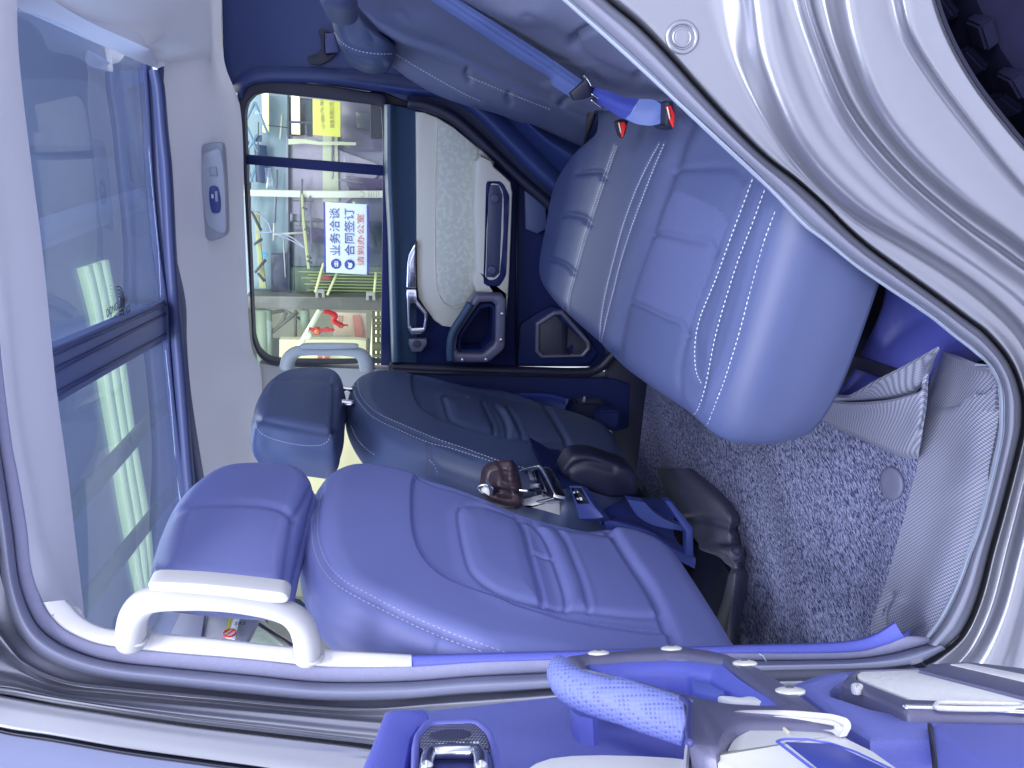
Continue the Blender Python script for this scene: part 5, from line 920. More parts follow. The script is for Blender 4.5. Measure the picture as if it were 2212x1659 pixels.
# assist handle
ringO = T('q', (1500, 352), (1600, 338), (1720, 322), (1900, 312))+T('w', (600, 372), (770, 368), (900, 372), (1080, 395), (1240, 428), (1500, 530), (1700, 660), (1880, 790), (2050, 920), (2120, 980), (2165, 1030), (2000, 1000), (1700, 985), (1400, 985), (1300, 990), (1230, 1040), (1190, 1130), (1150, 1190), (1120, 1195), (930, 1155), (910, 1100), (900, 830), (860, 790), (600, 700), (300, 610), (120, 570), (0, 530))+T('q', (1600, 440), (1560, 400))
ringI = T('w', (80, 470), (130, 462), (400, 440), (750, 425), (900, 430), (1180, 465), (1260, 520), (1450, 660), (1640, 790), (1700, 825), (1640, 835), (1400, 828), (1200, 815), (1000, 775), (800, 715), (500, 640), (250, 585), (140, 560), (100, 520))
frame('assist_handle', UD(None, ringO, -.118), UD(None, ringI, -.118), DNv, .018, GREYN, od, r=.007, smooth=False, n=420)
ringI2 = T('w', (215, 545), (400, 520), (700, 508), (900, 515), (1080, 545), (1200, 620), (1400, 760), (1520, 815), (1300, 815), (1150, 780), (900, 720), (600, 640), (350, 575))
frame('handle_lining', UD(None, [(x, y) for x, y in ringI], -.124), UD(None, ringI2, -.132), DNv, .035, mat('lining_blue', (.14, .17, .68, 1), .45, bump=.3, scale=600, vary=.05), od, r=.006, n=300, smooth=False, drop=.006)
slab('handle_bracket', UD('w', [(930, 640), (970, 632), (1080, 650), (1115, 680), (1200, 720), (1210, 745), (1130, 770), (950, 720)], -.142), DNv, .03, .003, mat('bracket_blue', (.12, .16, .6, 1), .5), od)
slab('handle_inlay', UD('w', [(1145, 772), (1180, 765), (1280, 770), (1320, 778), (1380, 770), (1460, 775), (1530, 805), (1510, 818), (1300, 812), (1200, 795)], -.138), DNv, .006, .002, WHITEP, od, smooth=True)
# pimpled grip: a fat rounded body under the upper bar
g0 = T('q', (1490, 350), (1545, 378), (1600, 432), (1750, 472), (1900, 505))+T('w', (300, 618), (600, 708), (850, 795), (905, 835))
g4 = T('q', (1428, 440), (1435, 520), (1475, 588), (1560, 660), (1740, 722), (1900, 780))+T('w', (300, 960), (600, 1060), (850, 1140), (915, 1150))
gp = T('q', (1478, 405), (1492, 455), (1525, 510), (1590, 555), (1700, 597), (1900, 648))+T('w', (300, 785), (600, 885), (850, 968), (908, 990))
tube('grip', UY([(x, y, q[1]-.012) for (x, y), q in zip(gp, (lambda Q: Q*.45+Q.mean(0)*.55)(UD(None, gp, -.122)))]), [.0075, .0115, .0132, .0140, .0147, .0153, .0158, .0160, .0160, .0158], GRIP, od, n=110, seg=36, flat=1.0, flatdir=(.5, -.8, .1))
tube('grip_edge', UD('w', [(860, 785), (900, 815), (925, 850), (922, 960), (918, 1060), (928, 1150)], -.108), .0022, mat('edge_dark', (.05, .055, .2, 1), .5), od, n=40, seg=8)
f0 = T('w', (930, 835), (1000, 850), (1100, 870), (1300, 900), (1600, 915), (1900, 930), (2080, 960), (2160, 1025)); f3 = T('w', (930, 1155), (1010, 1168), (1080, 1180), (1130, 1188), (1170, 1150), (1200, 1100), (1240, 1035), (1290, 995), (1400, 985), (1700, 987), (2000, 1010), (2160, 1030))
loft('handle_foot', face([f0, out(f0, f3, .3), out(f0, f3, .7), f3], -.120, [.006, .006, -.004]), mat('foot_silver', (.80, .80, .88, 1), .45, metal=.05), od, n=80, sub=10, thick=.006)
slab('grip_mount', UD('q', [(1545, 665), (1550, 655), (1720, 720), (1725, 735), (1690, 742), (1600, 728), (1560, 700)], -.165), DNv, .02, .003, mat('mount_blue', (.10, .12, .5, 1), .5), od)
for k, q in (('w', (190, 420)), ('w', (775, 383)), ('w', (1365, 500)), ('w', (1730, 722))):
    c = UD(k, [q], -.1155)[0]; disc('screw', c, DNv, .0105, .002, mat('screw_bright', (.85, .85, .8, 1), .3, metal=.2), od, seg=24, dome=.001)
    disc('screw_socket', c+DNv*.0026, DNv, .003, .0008, GREYM, od, seg=6)
# ivory armrest with its blue pocket, lower panel and speaker
armP = T('w', (1055, 1182), (1120, 1200), (1160, 1180), (1200, 1110), (1245, 1040), (1310, 995), (1400, 985), (1620, 987), (1900, 1000), (2080, 1015), (2170, 1030), (2260, 1080))+T('r', (1400, 800), (1600, 935), (1900, 1150), (900, 1250), (600, 1000))
slab('armrest', UD(None, armP, -.13), DNv, .05, .012, ARMW, od)
frame('armrest_pocket', UD('r', [(815, 768), (830, 755), (860, 750), (1000, 752), (1150, 778), (1300, 830), (1530, 935), (1620, 1000), (1150, 1000), (1030, 931)], -.127), UD('r', [(900, 790), (1000, 785), (1130, 800), (1250, 840), (1430, 931), (1500, 990), (1180, 990), (1040, 900)], -.127), DNv, .03, mat('pocket_blue', (.12, .145, .62, 1), .5, vary=.1, vscale=40), od, r=.005, smooth=False, drop=.014)
slab('pocket_floor', UD('r', [(890, 785), (1150, 795), (1450, 931), (1500, 1000), (1160, 1000)], -.1285), DNv, .001, .0002, mat('pocket_deep', (.06, .085, .45, 1), .45, vary=.15, vscale=30), od)
bar('armrest_joint', *UD('r', [(852, 684), (905, 735)], -.128), .0012, BEIGE, od)
slab('fabric_insert', UD('q', [(1240, 1062), (1320, 1010), (1400, 985), (1550, 967), (1750, 962), (2000, 968), (2212, 980), (2330, 1000), (2330, 1400), (1150, 1400)], -.166), DNv, .02, .006, mat('ivory_cloth', (.88, .88, .90, 1), .8), od, smooth=False)
slab('ivory_strip', UD('w', [(878, 1150), (935, 1150), (915, 1400), (858, 1400)], -.150), DNv, .03, .003, CREAM, od)
slab('grey_filler', UD('w', [(938, 1152), (1050, 1180), (1215, 1360), (1300, 1500), (905, 1500)], -.158), DNv, .02, .002, mat('filler_grey', (.36, .39, .62, 1), .6), od)
# lower part
slab('lower_moulding', UD('r', [(930, 470), (1100, 408), (1240, 396), (1190, 450), (1145, 490), (1150, 520), (1400, 600), (1500, 620), (2300, 640), (2300, 760), (1500, 760), (1350, 768), (1215, 690)], -.170), DNv, .03, .008, PURP, od)
slab('moulding_panel', UD('r', [(1690, 1100), (1700, 800), (1688, 720), (1695, 685), (1715, 676), (2400, 690), (2400, 1200)], -.163), DNv, .02, .004, mat('panel_blue2', (.16, .18, .62, 1), .5), od)
bar('moulding_edge', *UD('r', [(1690, 692), (1720, 931)], -.163), .0015, BLACK, od); 
frame('speaker_frame', UD('r', [(1195, 445), (1215, 425), (1260, 390), (1640, 377), (1750, 346), (1790, 343), (1900, 338), (1950, 342), (2212, 372), (2500, 420), (2500, 640), (2212, 618), (1550, 600), (1500, 580), (1400, 530)], -.148), UD('r', [(1280, 415), (1290, 400), (1320, 390), (1620, 380), (1900, 430), (2212, 520), (2450, 560), (2400, 570), (2212, 562), (1580, 545), (1290, 432)], -.148), DNv, .03, GREYN, od, r=.005, smooth=False, n=360)
slab('speaker_plate', UD('r', [(1282, 412), (1292, 400), (1322, 390), (1620, 382), (1900, 452), (2212, 540), (2500, 600), (2212, 560), (1580, 545), (1295, 434)], -.151), DNv, .006, .002, WHITEP, od)
slab('speaker_rib', UD('r', [(1625, 382), (1690, 350), (1790, 352), (2212, 448), (2500, 520), (2500, 600), (2212, 532)], -.143), DNv, .01, .003, GREYN, od)
slab('speaker_plate', UD('r', [(1800, 352), (1900, 348), (2212, 408), (2500, 460), (2500, 510), (2212, 450)], -.141), DNv, .006, .002, WHITEP, od)
slab('speaker_tip', UD('r', [(1250, 462), (1270, 455), (1310, 458), (1320, 468), (1290, 482), (1262, 478)], -.144), DNv, .006, .002, WHITEP, od, smooth=True)
tube('speaker_slot', UD('r', [(1725, 590), (1740, 572), (1800, 570), (2000, 575), (2190, 582), (2200, 600), (2000, 604), (1740, 598)], -.145), .002, WHITEP, od, closed=True, n=80, seg=8)
tube('panel_lip', UD('r', [(1540, 596), (1700, 600), (2000, 612), (2300, 628)], -.150), .003, CHROME, od, n=30, seg=8)
tube('loose_thread', UY(yy(T('r', (745, 298), (765, 310), (780, 335), (795, 358)), .85)), .0009, THREAD, body, n=20, seg=5)

# ================================================================== rear wheel in its arch
W5 = U([p for p in c5[:7]], ('Y', .722)); A_m = np.c_[2*W5[:, 0], 2*W5[:, 2], np.ones(len(W5))]; sol = np.linalg.lstsq(A_m, (W5[:, 0]**2+W5[:, 2]**2), rcond=None)[0]
wx, wz = sol[0], sol[1]; wr = math.sqrt(sol[2]+wx*wx+wz*wz)
print('arch', wx, wz, wr)
wh = empty('rear_wheel', (wx, .9, wz), 'dark rear tyre in its wheel arch', parent=car)
def lathe(name, prof, cx, cz_, m, par, seg=96):
    V = []; 
    for r_, y in prof:
        for k in range(seg): a = 2*math.pi*k/seg; V.append((cx+r_*math.cos(a), y, cz_+r_*math.sin(a)))
    o_ = obj(name, V, grid_faces(len(prof), seg, True), m, par); fixn(o_); sharp(o_, 35); return o_
tr = wr*0.86
LIN = mat('liner', (.008, .009, .035, 1), .75, bump=1, scale=40, vary=.5, vscale=15)
P5 = UY(yy([tuple(q) for q in p5_+[8, -4]], .74)); loft('arch_liner', [P5, P5+np.array([0, .14, 0])], LIN, body, raw=True, sub=3)
slab('arch_wall', [[.0, .885, .1], [1.2, .885, .1], [1.2, .885, .95], [.0, .885, .95]], NY, .01, .001, LIN, body)
lathe('tyre', [(tr*.62, .77), (tr*.8, .748), (tr*.93, .76), (tr*.985, .78), (tr*.99, .87), (tr*.6, .88)], wx, wz, TYRE, wh)
lathe('rim', [(tr*.62, .77), (tr*.58, .80), (tr*.3, .82), (0.02, .82)], wx, wz, GREYM, wh)
blk = None
for row, (yc, off) in enumerate(((.785, 0), (.825, .5), (.86, 0))):
    for k in range(40):
        a = 2*math.pi*(k+off)/40
        if blk is None:
            b0 = box('tread_block', (0, 0, 0), (.034, .028, .016), TYRE, wh, bevel=.003); blk = b0
            o_ = b0
        else:
            o_ = blk.copy(); COL.objects.link(o_); o_.parent = wh
        o_.matrix_parent_inverse = Matrix.Identity(4)
        o_.location = ((tr*.995)*math.cos(a), yc-.9, (tr*.995)*math.sin(a)); o_.rotation_euler = (0, -a+math.pi/2, .35 if row % 2 else -.35)

# ================================================================== outside: the hall
gr = obj('ground', [(-60, -40, 0), (60, -40, 0), (60, 60, 0), (-60, 60, 0)], [(0, 1, 2, 3)], mat('ground_concrete', (.50, .51, .56, 1), .8, bump=.5, scale=20, vary=.2, vscale=1.5), None, smooth=False); tag(gr, kind='structure')
CEIL = mat('hall_roof_steel', (.29, .35, .56, 1), .6, vary=.25, vscale=.6)
cl = box('hall_ceiling', (-4, 14.2, 6.12), (40, 22, .1), CEIL); tag(cl, kind='structure')
for k in range(7):
    tag(box('hall_ceiling', (-13.2+k*4.4, -4.6, 6.12), (3.1, 15.6, .1), CEIL), kind='structure')  # unseen roof strips added, gaps spaced to band reflections in the paint
bw = box('hall_wall', (-4, 25, 3), (44, .2, 6), mat('hall_wall_paint', (.42, .44, .36, 1), .8, vary=.25, vscale=.8)); tag(bw, kind='structure')
def single(ob, label, cat, group=None): return tag(ob, label, cat, group)
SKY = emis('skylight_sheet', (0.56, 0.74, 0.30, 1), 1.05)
sk = empty('skylight', tuple(U([(230, 900)], ('Z', 6.0))[0]), 'long corrugated green yellow roof light seen through the sunroof', 'skylight')
skl = U(T('h', (508, 122), (560, 320), (600, 500), (640, 850), (720, 1300), (775, 1659))+T('i', (700, 350), (760, 650), (775, 700)), ('Z', 6.02)); skr = U(T('h', (700, 60), (730, 220), (765, 400), (820, 760), (880, 1200), (960, 1659))+T('i', (840, 280), (862, 600), (870, 700)), ('Z', 6.02))
A = spline(skl, 60); B = spline(skr, 60)
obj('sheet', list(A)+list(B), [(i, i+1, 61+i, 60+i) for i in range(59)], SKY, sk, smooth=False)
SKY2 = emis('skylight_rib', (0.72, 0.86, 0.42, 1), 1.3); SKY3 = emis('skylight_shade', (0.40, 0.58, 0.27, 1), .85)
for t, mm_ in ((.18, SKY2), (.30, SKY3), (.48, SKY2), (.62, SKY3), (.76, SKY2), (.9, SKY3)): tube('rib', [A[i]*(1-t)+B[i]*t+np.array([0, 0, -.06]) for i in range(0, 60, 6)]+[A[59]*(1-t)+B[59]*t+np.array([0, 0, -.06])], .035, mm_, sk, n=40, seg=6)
BEAM = mat('steel_beam', (.10, .17, .16, 1), .6)
for k, (a, b_) in enumerate((((730, 1430), (900, 1240)),)):
    q = U(T('h', a, b_), ('Z', 5.7)); d = q[1]-q[0]; single(bar('roof_beam', q[0]-d*2.5, q[1]+d*2.5, .14, BEAM), 'dark roof beam crossing the middle of the skylight', 'beam', 'roof beams')
q = U(T('i', (700, 440), (850, 250)), ('Z', 5.7)); d = q[1]-q[0]; single(bar('roof_beam', q[0]-d*2.5, q[1]+d*2.5, .14, BEAM), 'dark roof beam crossing the skylight beside the near headrest', 'beam', 'roof beams')
q = U([(100, 500), (300, 430)], ('Z', 5.7)); d = q[1]-q[0]; single(bar('roof_beam', q[0]-d*1.5, q[1]+d*1.5, .2, CEIL), 'blue grey roof beam behind the rear sunroof pane', 'beam', 'roof beams')
def sl(name, k, pts, Y, m, par, t=.03, bev=.003, sm=False): return slab(name, U(T(k, *pts) if k else pts, ('Y', Y)), NY, t, bev, m, par, smooth=sm)
def M_(name, c, rough=.7, **kw): return mat(name, tuple(min(.9, v*.82) for v in lin(*c)[:3])+(1,), rough, **kw)
off = empty('glass_office', (-.5, 4.2, 0), 'grey glazed office front with marble door post beyond the far window', 'glass office')
sl('upper_panel', 'b', [(60, 20), (345, 40), (345, 1260), (100, 1260)], 4.32, M_('panel_pale', (165, 190, 200), vary=.15, vscale=2), off, .05)
sl('glass_panel', 'b', [(345, 40), (960, 60), (960, 1240), (345, 1240)], 4.30, M_('panel_lavender', (135, 138, 158), .3, vary=.4, vscale=1.4), off, .05)
sl('dark_panel', 'b', [(255, 990), (350, 990), (355, 1215), (255, 1215)], 4.26, M_('panel_dark', (72, 80, 105), .4), off, .03)
sl('dark_panel', 'b', [(355, 810), (905, 820), (905, 1060), (480, 1075), (355, 1060)], 4.28, M_('panel_dim', (88, 100, 118), .3, vary=.4, vscale=3), off, .02)
sl('dark_panel', 'b', [(345, 120), (480, 130), (480, 330), (345, 330)], 4.28, M_('panel_teal', (70, 95, 110), .3), off, .02)
sl('dark_panel', 'b', [(640, 130), (860, 160), (870, 420), (720, 420), (640, 380)], 4.28, M_('panel_plum', (88, 86, 112), .3, vary=.5, vscale=5), off, .02)
sl('grey_curtain', 'b', [(340, 340), (450, 330), (620, 410), (840, 490), (840, 560), (560, 800), (340, 760)], 4.27, M_('panel_lilac', (165, 160, 182), .6, vary=.15, vscale=3), off, .01)
sl('rail', 'b', [(345, 100), (353, 100), (360, 1215), (350, 1215)], 4.24, M_('rail_dark', (62, 75, 90)), off, .03)
sl('pale_beam', 'b', [(540, 330), (622, 330), (630, 700), (540, 700)], 4.25, M_('beam_cream', (196, 204, 178), vary=.1, vscale=6), off, .02)
sl('white_post', 'b', [(100, 632), (500, 640), (900, 640), (900, 678), (500, 678), (100, 668)], 4.20, M_('post_white', (226, 232, 214)), off, .03)
sl('conduit', 'b', [(350, 352), (440, 352), (520, 368), (620, 366), (725, 372), (725, 388), (620, 386), (520, 386), (440, 378), (350, 384)], 4.2, M_('conduit_cream', (215, 225, 190)), off, .02)
STONE = M_('marble_post', (110, 112, 105), .35, vary=.7, vscale=5)
sl('marble_post', 'b', [(120, 1218), (960, 1232), (960, 1305), (120, 1292)], 4.15, STONE, off, .2, .01)
for q in ((500, 1185), (780, 1200)):
    sl('door_clip', 'b', [(q[0], q[1]), (q[0]+50, q[1]), (q[0]+52, q[1]+45), (q[0]+36, q[1]+45), (q[0]+34, q[1]+20), (q[0]+16, q[1]+20), (q[0]+16, q[1]+45), (q[0], q[1]+45)], 4.1, M_('clip_grey', (165, 165, 160)), off, .02)
GRN = M_('shelf_back', (115, 135, 118), .8, vary=.25, vscale=4)
sl('shelf_back', 'b', [(360, 1062), (905, 1060), (905, 1225), (360, 1215)], 4.27, GRN, off, .02)
for i in range(8):
    y_ = 1085+i*17; sl('slat', 'b', [(405+(i*53) % 90, y_), (905, y_+8), (905, y_+12), (405+(i*53) % 90, y_+4)], 4.24, M_('slat_yellow', (190, 205, 130)), off, .01, .001)
sl('shelf_red', 'b', [(525, 1105), (590, 1115), (590, 1138), (530, 1132)], 4.23, M_('shelf_red', (170, 90, 95)), off, .01)
for a, b_, lb_ in (((545, 1040), (500, 1200), 'pale slanting tube beside the lower left corner of the office sign'), ((620, 1095), (565, 1215), 'pale slanting tube running down below the middle of the office sign'), ((835, 1090), (825, 1200), 'short pale tube nearest the window ledge, below the sign'), ((715, 700), (655, 860), 'pale tube passing over the top edge of the office sign')):
    q = U(T('b', a, b_), ('Y', 4.1)); single(bar('curved_tube', q[0], q[1], .007, M_('tube_cream', (222, 232, 170))), lb_, 'tube', 'pale tubes')
lt = []
YEL = emis('tube_light', (1.0, .96, .42, 1), 1.0)
for k, (P, lb) in enumerate((([(203, 95), (236, 98), (238, 318), (208, 316)], 'bright yellow tube light nearest the top of the far window'), ([(366, 112), (410, 118), (412, 328), (369, 325)], 'bright yellow tube light beside the yellow notice'))):
    e = empty('tube_light', tuple(UY([(*T('b', P[0])[0], 4.2)])[0]), lb, 'light', 'yellow tube lights'); sl('lamp', 'b', P, 4.2, YEL, e, .04, .004); sl('backplate', 'b', [(P[0][0]-4, P[0][1]-4), (P[1][0]+4, P[1][1]-4), (P[2][0]+4, P[2][1]+4), (P[3][0]-4, P[3][1]+4)], 4.245, M_('backplate', (150, 155, 130)), e, .02)
TRM = M_('truss_pale', (196, 205, 150), vary=.1, vscale=9); TRD = M_('truss_dark', (85, 95, 105))
t1 = empty('light_box', (0, 4.2, 2), 'pale sloping light box with dark lattice at the top of the window', 'light box')
sl('panel', 'b', [(160, 755), (188, 755), (200, 960), (228, 1178), (190, 1178), (175, 960)], 4.2, TRM, t1, .02)
for a, b_ in (((140, 740), (200, 860)), ((160, 935), (205, 905)), ((165, 1090), (225, 1020)), ((180, 1095), (220, 1140))): bar('brace', *U(T('b', a, b_), ('Y', 4.16)), .008, TRD, t1)
sl('blue_tag', 'b', [(203, 975), (222, 980), (238, 995), (230, 1010), (212, 1008)], 4.15, M_('tag_blue', (90, 175, 215)), t1, .005)
t2 = empty('light_strip', (0, 4.2, 2), 'narrow pale yellow light strip sloping across the middle of the window', 'light strip')
sl('strip', 'b', [(420, 660), (430, 660), (440, 800), (452, 900), (462, 990), (470, 1072), (455, 1072), (445, 990), (432, 880), (425, 780)], 4.17, TRM, t2, .02)
for y_ in (730, 850, 1000, 1025): bar('band', *U(T('b', (422+(y_-660)*.09, y_), (448+(y_-660)*.09, y_+14)), ('Y', 4.14)), .006, TRD, t2)
t3 = empty('triangle_truss', (0, 4.2, 2.2), 'blue grey triangular truss at the upper rear corner of the window', 'truss')
for a, b_ in (((110, 260), (165, 150)), ((165, 150), (240, 330)), ((120, 420), (180, 330)), ((110, 260), (180, 420)), ((140, 590), (170, 510)), ((125, 510), (150, 590))): bar('brace', *U(T('b', a, b_), ('Y', 4.12)), .007, M_('truss_blue', (130, 165, 190)), t3)
sl('box', 'b', [(165, 332), (200, 332), (200, 368), (168, 368)], 4.13, M_('box_grey', (90, 105, 130)), t3, .02)
# glare of the white car reflected in the office glass is a pale painted outline there
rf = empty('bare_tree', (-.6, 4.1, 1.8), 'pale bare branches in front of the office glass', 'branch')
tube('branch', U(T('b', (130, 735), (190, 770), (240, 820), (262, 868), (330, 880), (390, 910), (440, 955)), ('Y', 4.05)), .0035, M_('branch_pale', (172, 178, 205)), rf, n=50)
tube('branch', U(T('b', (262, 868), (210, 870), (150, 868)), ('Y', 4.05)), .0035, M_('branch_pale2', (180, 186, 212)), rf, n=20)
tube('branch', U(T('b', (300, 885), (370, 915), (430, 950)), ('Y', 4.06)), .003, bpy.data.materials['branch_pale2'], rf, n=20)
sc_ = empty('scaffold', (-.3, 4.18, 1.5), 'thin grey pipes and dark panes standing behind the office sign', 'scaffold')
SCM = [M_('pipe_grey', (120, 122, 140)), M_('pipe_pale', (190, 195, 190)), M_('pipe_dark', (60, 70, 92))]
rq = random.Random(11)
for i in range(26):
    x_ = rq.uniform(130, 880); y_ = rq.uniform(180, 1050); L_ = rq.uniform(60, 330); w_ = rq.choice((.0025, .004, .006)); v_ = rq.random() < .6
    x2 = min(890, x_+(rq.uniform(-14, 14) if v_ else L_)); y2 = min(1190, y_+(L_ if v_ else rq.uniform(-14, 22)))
    bar('pipe', *U(T('b', (x_, y_), (x2, y2)), ('Y', 4.19+.003*i)), w_, SCM[i % 3], sc_, 6)  # random bars standing in for scaffolding mirrored in the glass
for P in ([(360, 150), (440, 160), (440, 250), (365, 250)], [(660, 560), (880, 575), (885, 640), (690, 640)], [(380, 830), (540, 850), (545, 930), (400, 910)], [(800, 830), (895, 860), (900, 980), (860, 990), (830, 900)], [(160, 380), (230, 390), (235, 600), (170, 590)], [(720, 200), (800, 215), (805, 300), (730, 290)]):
    sl('dark_pane', 'b', P, 4.262, M_('pane_dark', (rq.randint(52, 85), rq.randint(60, 88), rq.randint(85, 115)), .3, vary=.4, vscale=6), sc_, .006)  # dark reflections in the office glass, painted as thin panels
# office sign
sg = empty('office_sign', tuple(U(T('b', (670, 900)), ('Y', 4.0))[0]), 'white and blue office sign with dark blue and red Chinese writing and two round icons', 'sign')
WH = M_('sign_white', (222, 238, 248), .5); BL = M_('sign_blue', (38, 48, 165), .5); RD = M_('sign_red', (205, 62, 72), .5)
sl('board', 'v', [(975, 355), (1570, 392), (1570, 1322), (985, 1288)], 4.0, WH, sg, .01, .001)
sl('edge_band', 'v', [(972, 355), (994, 357), (1006, 1290), (984, 1288)], 3.996, BL, sg, .004, .0005); sl('edge_band', 'v', [(1548, 392), (1575, 394), (1578, 1322), (1550, 1320)], 3.996, BL, sg, .004, .0005)
def sign_text(body, k, p0, p1, h, m, Y=3.993, par=None):
    a, b_ = U(T(k, p0, p1), ('Y', Y)); ex = (b_-a); L = np.linalg.norm(ex); ex = ex/L; ey = np.cross([0, -1, 0], ex)
    if ey[2] < 0: ey = -ey
    n = len(body); size = L/n/1.0
    t = text('lettering', body, 1.0, (0, 0, 0), (1, 0, 0), (0, 1, 0), m, par, .0)
    co = np.array([v.co[:] for v in t.data.vertices]); x0, x1, y0_, y1_ = co[:, 0].min(), co[:, 0].max(), co[:, 1].min(), co[:, 1].max()
    for v in t.data.vertices:
        u = (v.co.x-x0)/(x1-x0)*L; w_ = (v.co.y-y0_)/(y1_-y0_)*h; p = a+ex*u+ey*w_; v.co = Vector(p)
    return t
mpp4 = .3014*.54004/1613*4.13
sign_text('业务洽谈', 'v', (1195, 1070), (1185, 435), 125*mpp4, BL, par=sg)
sign_text('合同签订', 'v', (1388, 1070), (1378, 445), 122*mpp4, BL, par=sg)
sign_text('请到办公室', 'v', (1515, 1205), (1510, 515), 85*mpp4, RD, par=sg)
for q in ((1140, 1177), (1320, 1187)):
    c = U(T('v', q), ('Y', 3.993))[0]; disc('icon_disc', c, NY, 62*mpp4, .0015, BL, sg)
c = U(T('v', (1140, 1177)), ('Y', 3.990))[0]
for dx, s_ in ((0, 13), (-26, 9), (26, 9)): disc('icon_head', c+np.array([dx*mpp4, 0, 8*mpp4]), NY, s_*mpp4, .001, WH, sg, seg=14); slab('icon_body', [c+np.array([(dx-s_)*mpp4, 0, -8*mpp4]), c+np.array([(dx+s_)*mpp4, 0, -8*mpp4]), c+np.array([(dx+s_)*mpp4, 0, -(18+s_)*mpp4]), c+np.array([(dx-s_)*mpp4, 0, -(18+s_)*mpp4])], NY, .001, .0002, WH, sg)
sl('icon_handshake', 'v', [(1295, 1155), (1325, 1165), (1350, 1160), (1362, 1190), (1350, 1225), (1322, 1235), (1300, 1222), (1310, 1190)], 3.990, WH, sg, .001, .0002)
nt_ = empty('yellow_notice', tuple(U(T('b', (560, 240)), ('Y', 4.0))[0]), 'yellow notice with brown Chinese writing behind the rear quarter pane', 'notice')
sl('board', 'b', [(484, 130), (638, 147), (638, 342), (486, 330)], 4.0, M_('notice_yellow', (228, 232, 96), .5), nt_, .008, .001)
mb4 = .7233*.54004/1613*4.13
BRN = M_('notice_brown', (120, 110, 60), .5)
sign_text('小刚汽车', 'b', (552, 300), (545, 135), 18*mb4, BRN, par=nt_); sign_text('销售有限公司', 'b', (605, 292), (602, 150), 22*mb4, BRN, par=nt_)
# etched marks on the far window
ge = empty('window_etching', (-.25, 2.29, 1.4), 'grey safety marks etched on the far door glass', 'glass mark')
ETC = M_('etch', (120, 125, 135))
for k_, q in enumerate(((795, 640), (808, 640), (822, 640), (836, 640), (850, 640))): a = U(T('b', (q[0], q[1]-8-5*(k_ % 2)), (q[0]+1, q[1]+34)), ('Y', 2.297)); bar('mark', a[0], a[1], .0006, ETC, ge, 5)
tube('mark', U(T('b', (742, 605), (770, 612), (752, 640), (770, 655), (765, 675), (750, 668)), ('Y', 2.297)), .0006, ETC, ge, n=30, seg=5)
# the open hall towards the front
hb = empty('showroom_wall', (-3, 7.0, 0), 'cream partition wall with red lettering in the hall beyond the lanterns', 'partition wall')
CRM = M_('wall_cream', (212, 212, 172), vary=.08, vscale=2); 
sl('panel', None, [(570, 560), (900, 560), (900, 730), (570, 730)], 9.5, M_('hall_grey', (158, 160, 140), vary=.3, vscale=1.0), hb, .05)
sl('panel', 'b', [(300, 1462), (720, 1462), (780, 1470), (780, 2400), (300, 2400)], 7.0, CRM, hb, .1)
sl('panel', 'j', [(150, 810), (400, 905), (915, 915), (1250, 900), (1250, 2000), (150, 2000)], 9.3, M_('hall_grey2', (175, 182, 150), vary=.35, vscale=1.2), hb, .05)
for i, (x_, w_) in enumerate(((512, 26), (550, 28))):
    for j_ in range(3): sl('red_letter', 'b', [(x_, 1540+j_*17), (x_+w_, 1540+j_*17), (x_+w_, 1553+j_*17), (x_, 1553+j_*17)], 6.95, M_('letter_red', (190, 80, 75)), hb, .01, .001)
sl('poster', 'b', [(600, 1310), (780, 1318), (790, 1560), (740, 1540), (690, 1440), (600, 1440)], 7.4, M_('poster', (200, 185, 165), vary=.35, vscale=3), hb, .02)
sl('poster_figure', 'b', [(705, 1330), (745, 1325), (770, 1420), (765, 1520), (735, 1500), (715, 1420)], 7.35, M_('poster_red', (175, 120, 110), vary=.4, vscale=6), hb, .01)
for i in range(3):
    for j_ in range(3): sl('red_letter', 'b', [(628+i*10, 1330+j_*12), (634+i*10, 1330+j_*12), (634+i*10, 1339+j_*12), (628+i*10, 1339+j_*12)], 7.3, M_('letter_dim', (150, 90, 85)), hb, .01, .001)
wv = empty('lit_window', (-2.5, 8.5, 1), 'bright yellow lit window wall with dark bars at the front of the far window', 'window')
sl('pane', 'b', [(815, 1310), (960, 1310), (960, 1700), (790, 1700), (800, 1560)], 8.5, emis('lit_pane', (1, .97, .62, 1), .95), wv, .03)
sl('pane', 'j', [(915, 910), (1130, 920), (1130, 1100), (915, 960)], 8.6, bpy.data.materials['lit_pane'], wv, .03)
for x_ in (822, 848, 868, 888): bar('bar', *U(T('b', (x_, 1305), (x_, 1600)), ('Y', 8.35)), .018, M_('bar_grey', (120, 125, 100)), wv)
for y_ in (1340, 1372, 1400, 1440, 1500, 1550): bar('bar', *U(T('b', (815, y_), (910, y_)), ('Y', 8.33)), .02 if y_ != 1500 else .05, bpy.data.materials['bar_grey'], wv)
bar('red_cord', *U(T('b', (875, 1340), (878, 1560)), ('Y', 8.2)), .015, RED, wv)
STEEL = M_('hall_steel', (150, 168, 150), .6)
tr_ = empty('roof_truss', (-3, 6.5, 3), 'grey green steel truss of the hall with lattice braces', 'truss')
for a, b_, w_ in (((205, 1300), (215, 1600), .07), ((232, 1300), (245, 1600), .05), ((150, 1330), (330, 1300), .02), ((300, 1390), (340, 1310), .02), ((260, 1420), (400, 1310), .02), ((330, 1300), (420, 1350), .015), ((160, 1400), (200, 1470), .02), ((390, 1300), (390, 1460), .015), ((440, 1300), (445, 1400), .05)): bar('member', *U(T('b', a, b_), ('Y', 7.8)), w_, STEEL if w_ > .03 else M_('lattice', (105, 110, 100)), tr_)
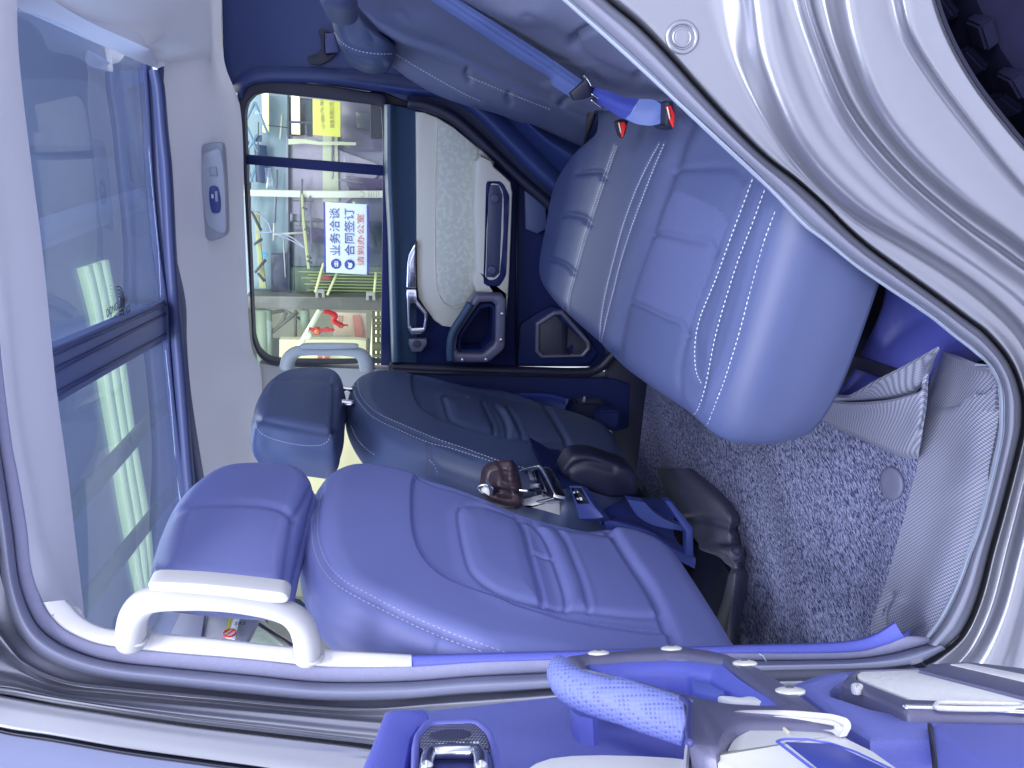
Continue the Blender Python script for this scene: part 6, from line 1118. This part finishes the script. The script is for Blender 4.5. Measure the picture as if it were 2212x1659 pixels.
for a, b_, w_ in (((560, 900), (700, 1050), .03), ((700, 900), (560, 1050), .03), ((430, 870), (460, 990), .05), ((330, 850), (370, 990), .06)): bar('member', *U(T('j', a, b_), ('Y', 8.5)), w_, bpy.data.materials['lattice'], tr_)
q = U(T('b', (525, 1300), (405, 1510)), ('Y', 5.5)); lp = empty('light_pole', tuple(q[1]), 'bright white slanting pole with lamp caps beside the red lanterns', 'pole'); POLE = emis('pole_lit', (.92, 1, .75, 1), .9); bar('pole', q[0], q[1], .02, M_('pole_white', (235, 245, 215)), lp)
bar('pole', *U(T('j', (780, 905), (735, 1070)), ('Y', 6.5)), .022, bpy.data.materials['pole_white'], lp)
q = U(T('b', (455, 1440)), ('Y', 5.4))[0]; disc('cap', q, (0, -1, 0), .03, .02, bpy.data.materials['pole_white'], lp)
# lanterns
LR = M_('lantern_red', (210, 28, 38), .5); LY = M_('lantern_gold', (228, 190, 60), .5)
cords = ((545, 1302, 462, 1412),)
for k, (cx, cy, sx, sz, lb) in enumerate(((510, 1413, 44, 30, 'largest red paper lantern with a gold mark, hanging lowest on the cord'), (565, 1408, 30, 22, 'middle red paper lantern hanging beside the largest one'), (640, 1382, 34, 22, 'small red and gold lantern with a tassel near the yellow lit window'))):
    c = U(T('b', (cx, cy)), ('Y', 5.0))[0]; e = empty('lantern', tuple(c), lb, 'lantern', 'red lanterns'); mp = .7233*.54004/1613*5.1
    V = []; ns, nr_ = 14, 12
    for i in range(nr_):
        a = math.pi*(i+.5)/nr_
        for j in range(ns): b_ = 2*math.pi*j/ns; r_ = sx*.5*mp*math.sin(a)**.7*(1+.05*math.cos(7*b_)); V.append((c[0]+r_*math.cos(b_), c[1]+r_*math.sin(b_), c[2]+sz*.5*mp*math.cos(a)*1.4))
    o_ = obj('paper_shade', V, grid_faces(nr_, ns, True)+[tuple(range(ns)), tuple((nr_-1)*ns+i for i in range(ns))[::-1]], LR, e); fixn(o_)
    disc('gold_mark', c+np.array([0, -sx*.5*mp, 0]), NY, sz*.38*mp, .004, LY, e, seg=10)
    sign_c = text('lettering', '福', sz*.5*mp, c+np.array([-sz*.25*mp, -sx*.5*mp-.006, -sz*.2*mp]), (1, 0, 0), (0, 0, 1), LR, e, .0005)
    bar('tassel', c+np.array([0, 0, -sz*.7*mp]), c+np.array([0, 0, -sz*1.8*mp]), .006, LR, e)
cd = tube('red_cord', U(T('b', (545, 1302), (580, 1312), (612, 1330), (600, 1355), (622, 1372), (640, 1380)), ('Y', 4.98)), .017, LR, None, n=30); single(cd, 'red ribbon draped above the lanterns', 'ribbon')
cd = tube('red_cord', U(T('b', (462, 1402), (490, 1408), (540, 1410), (600, 1408)), ('Y', 4.99)), .012, LR, None, n=20); single(cd, 'thin red cord the larger lanterns hang from', 'cord')
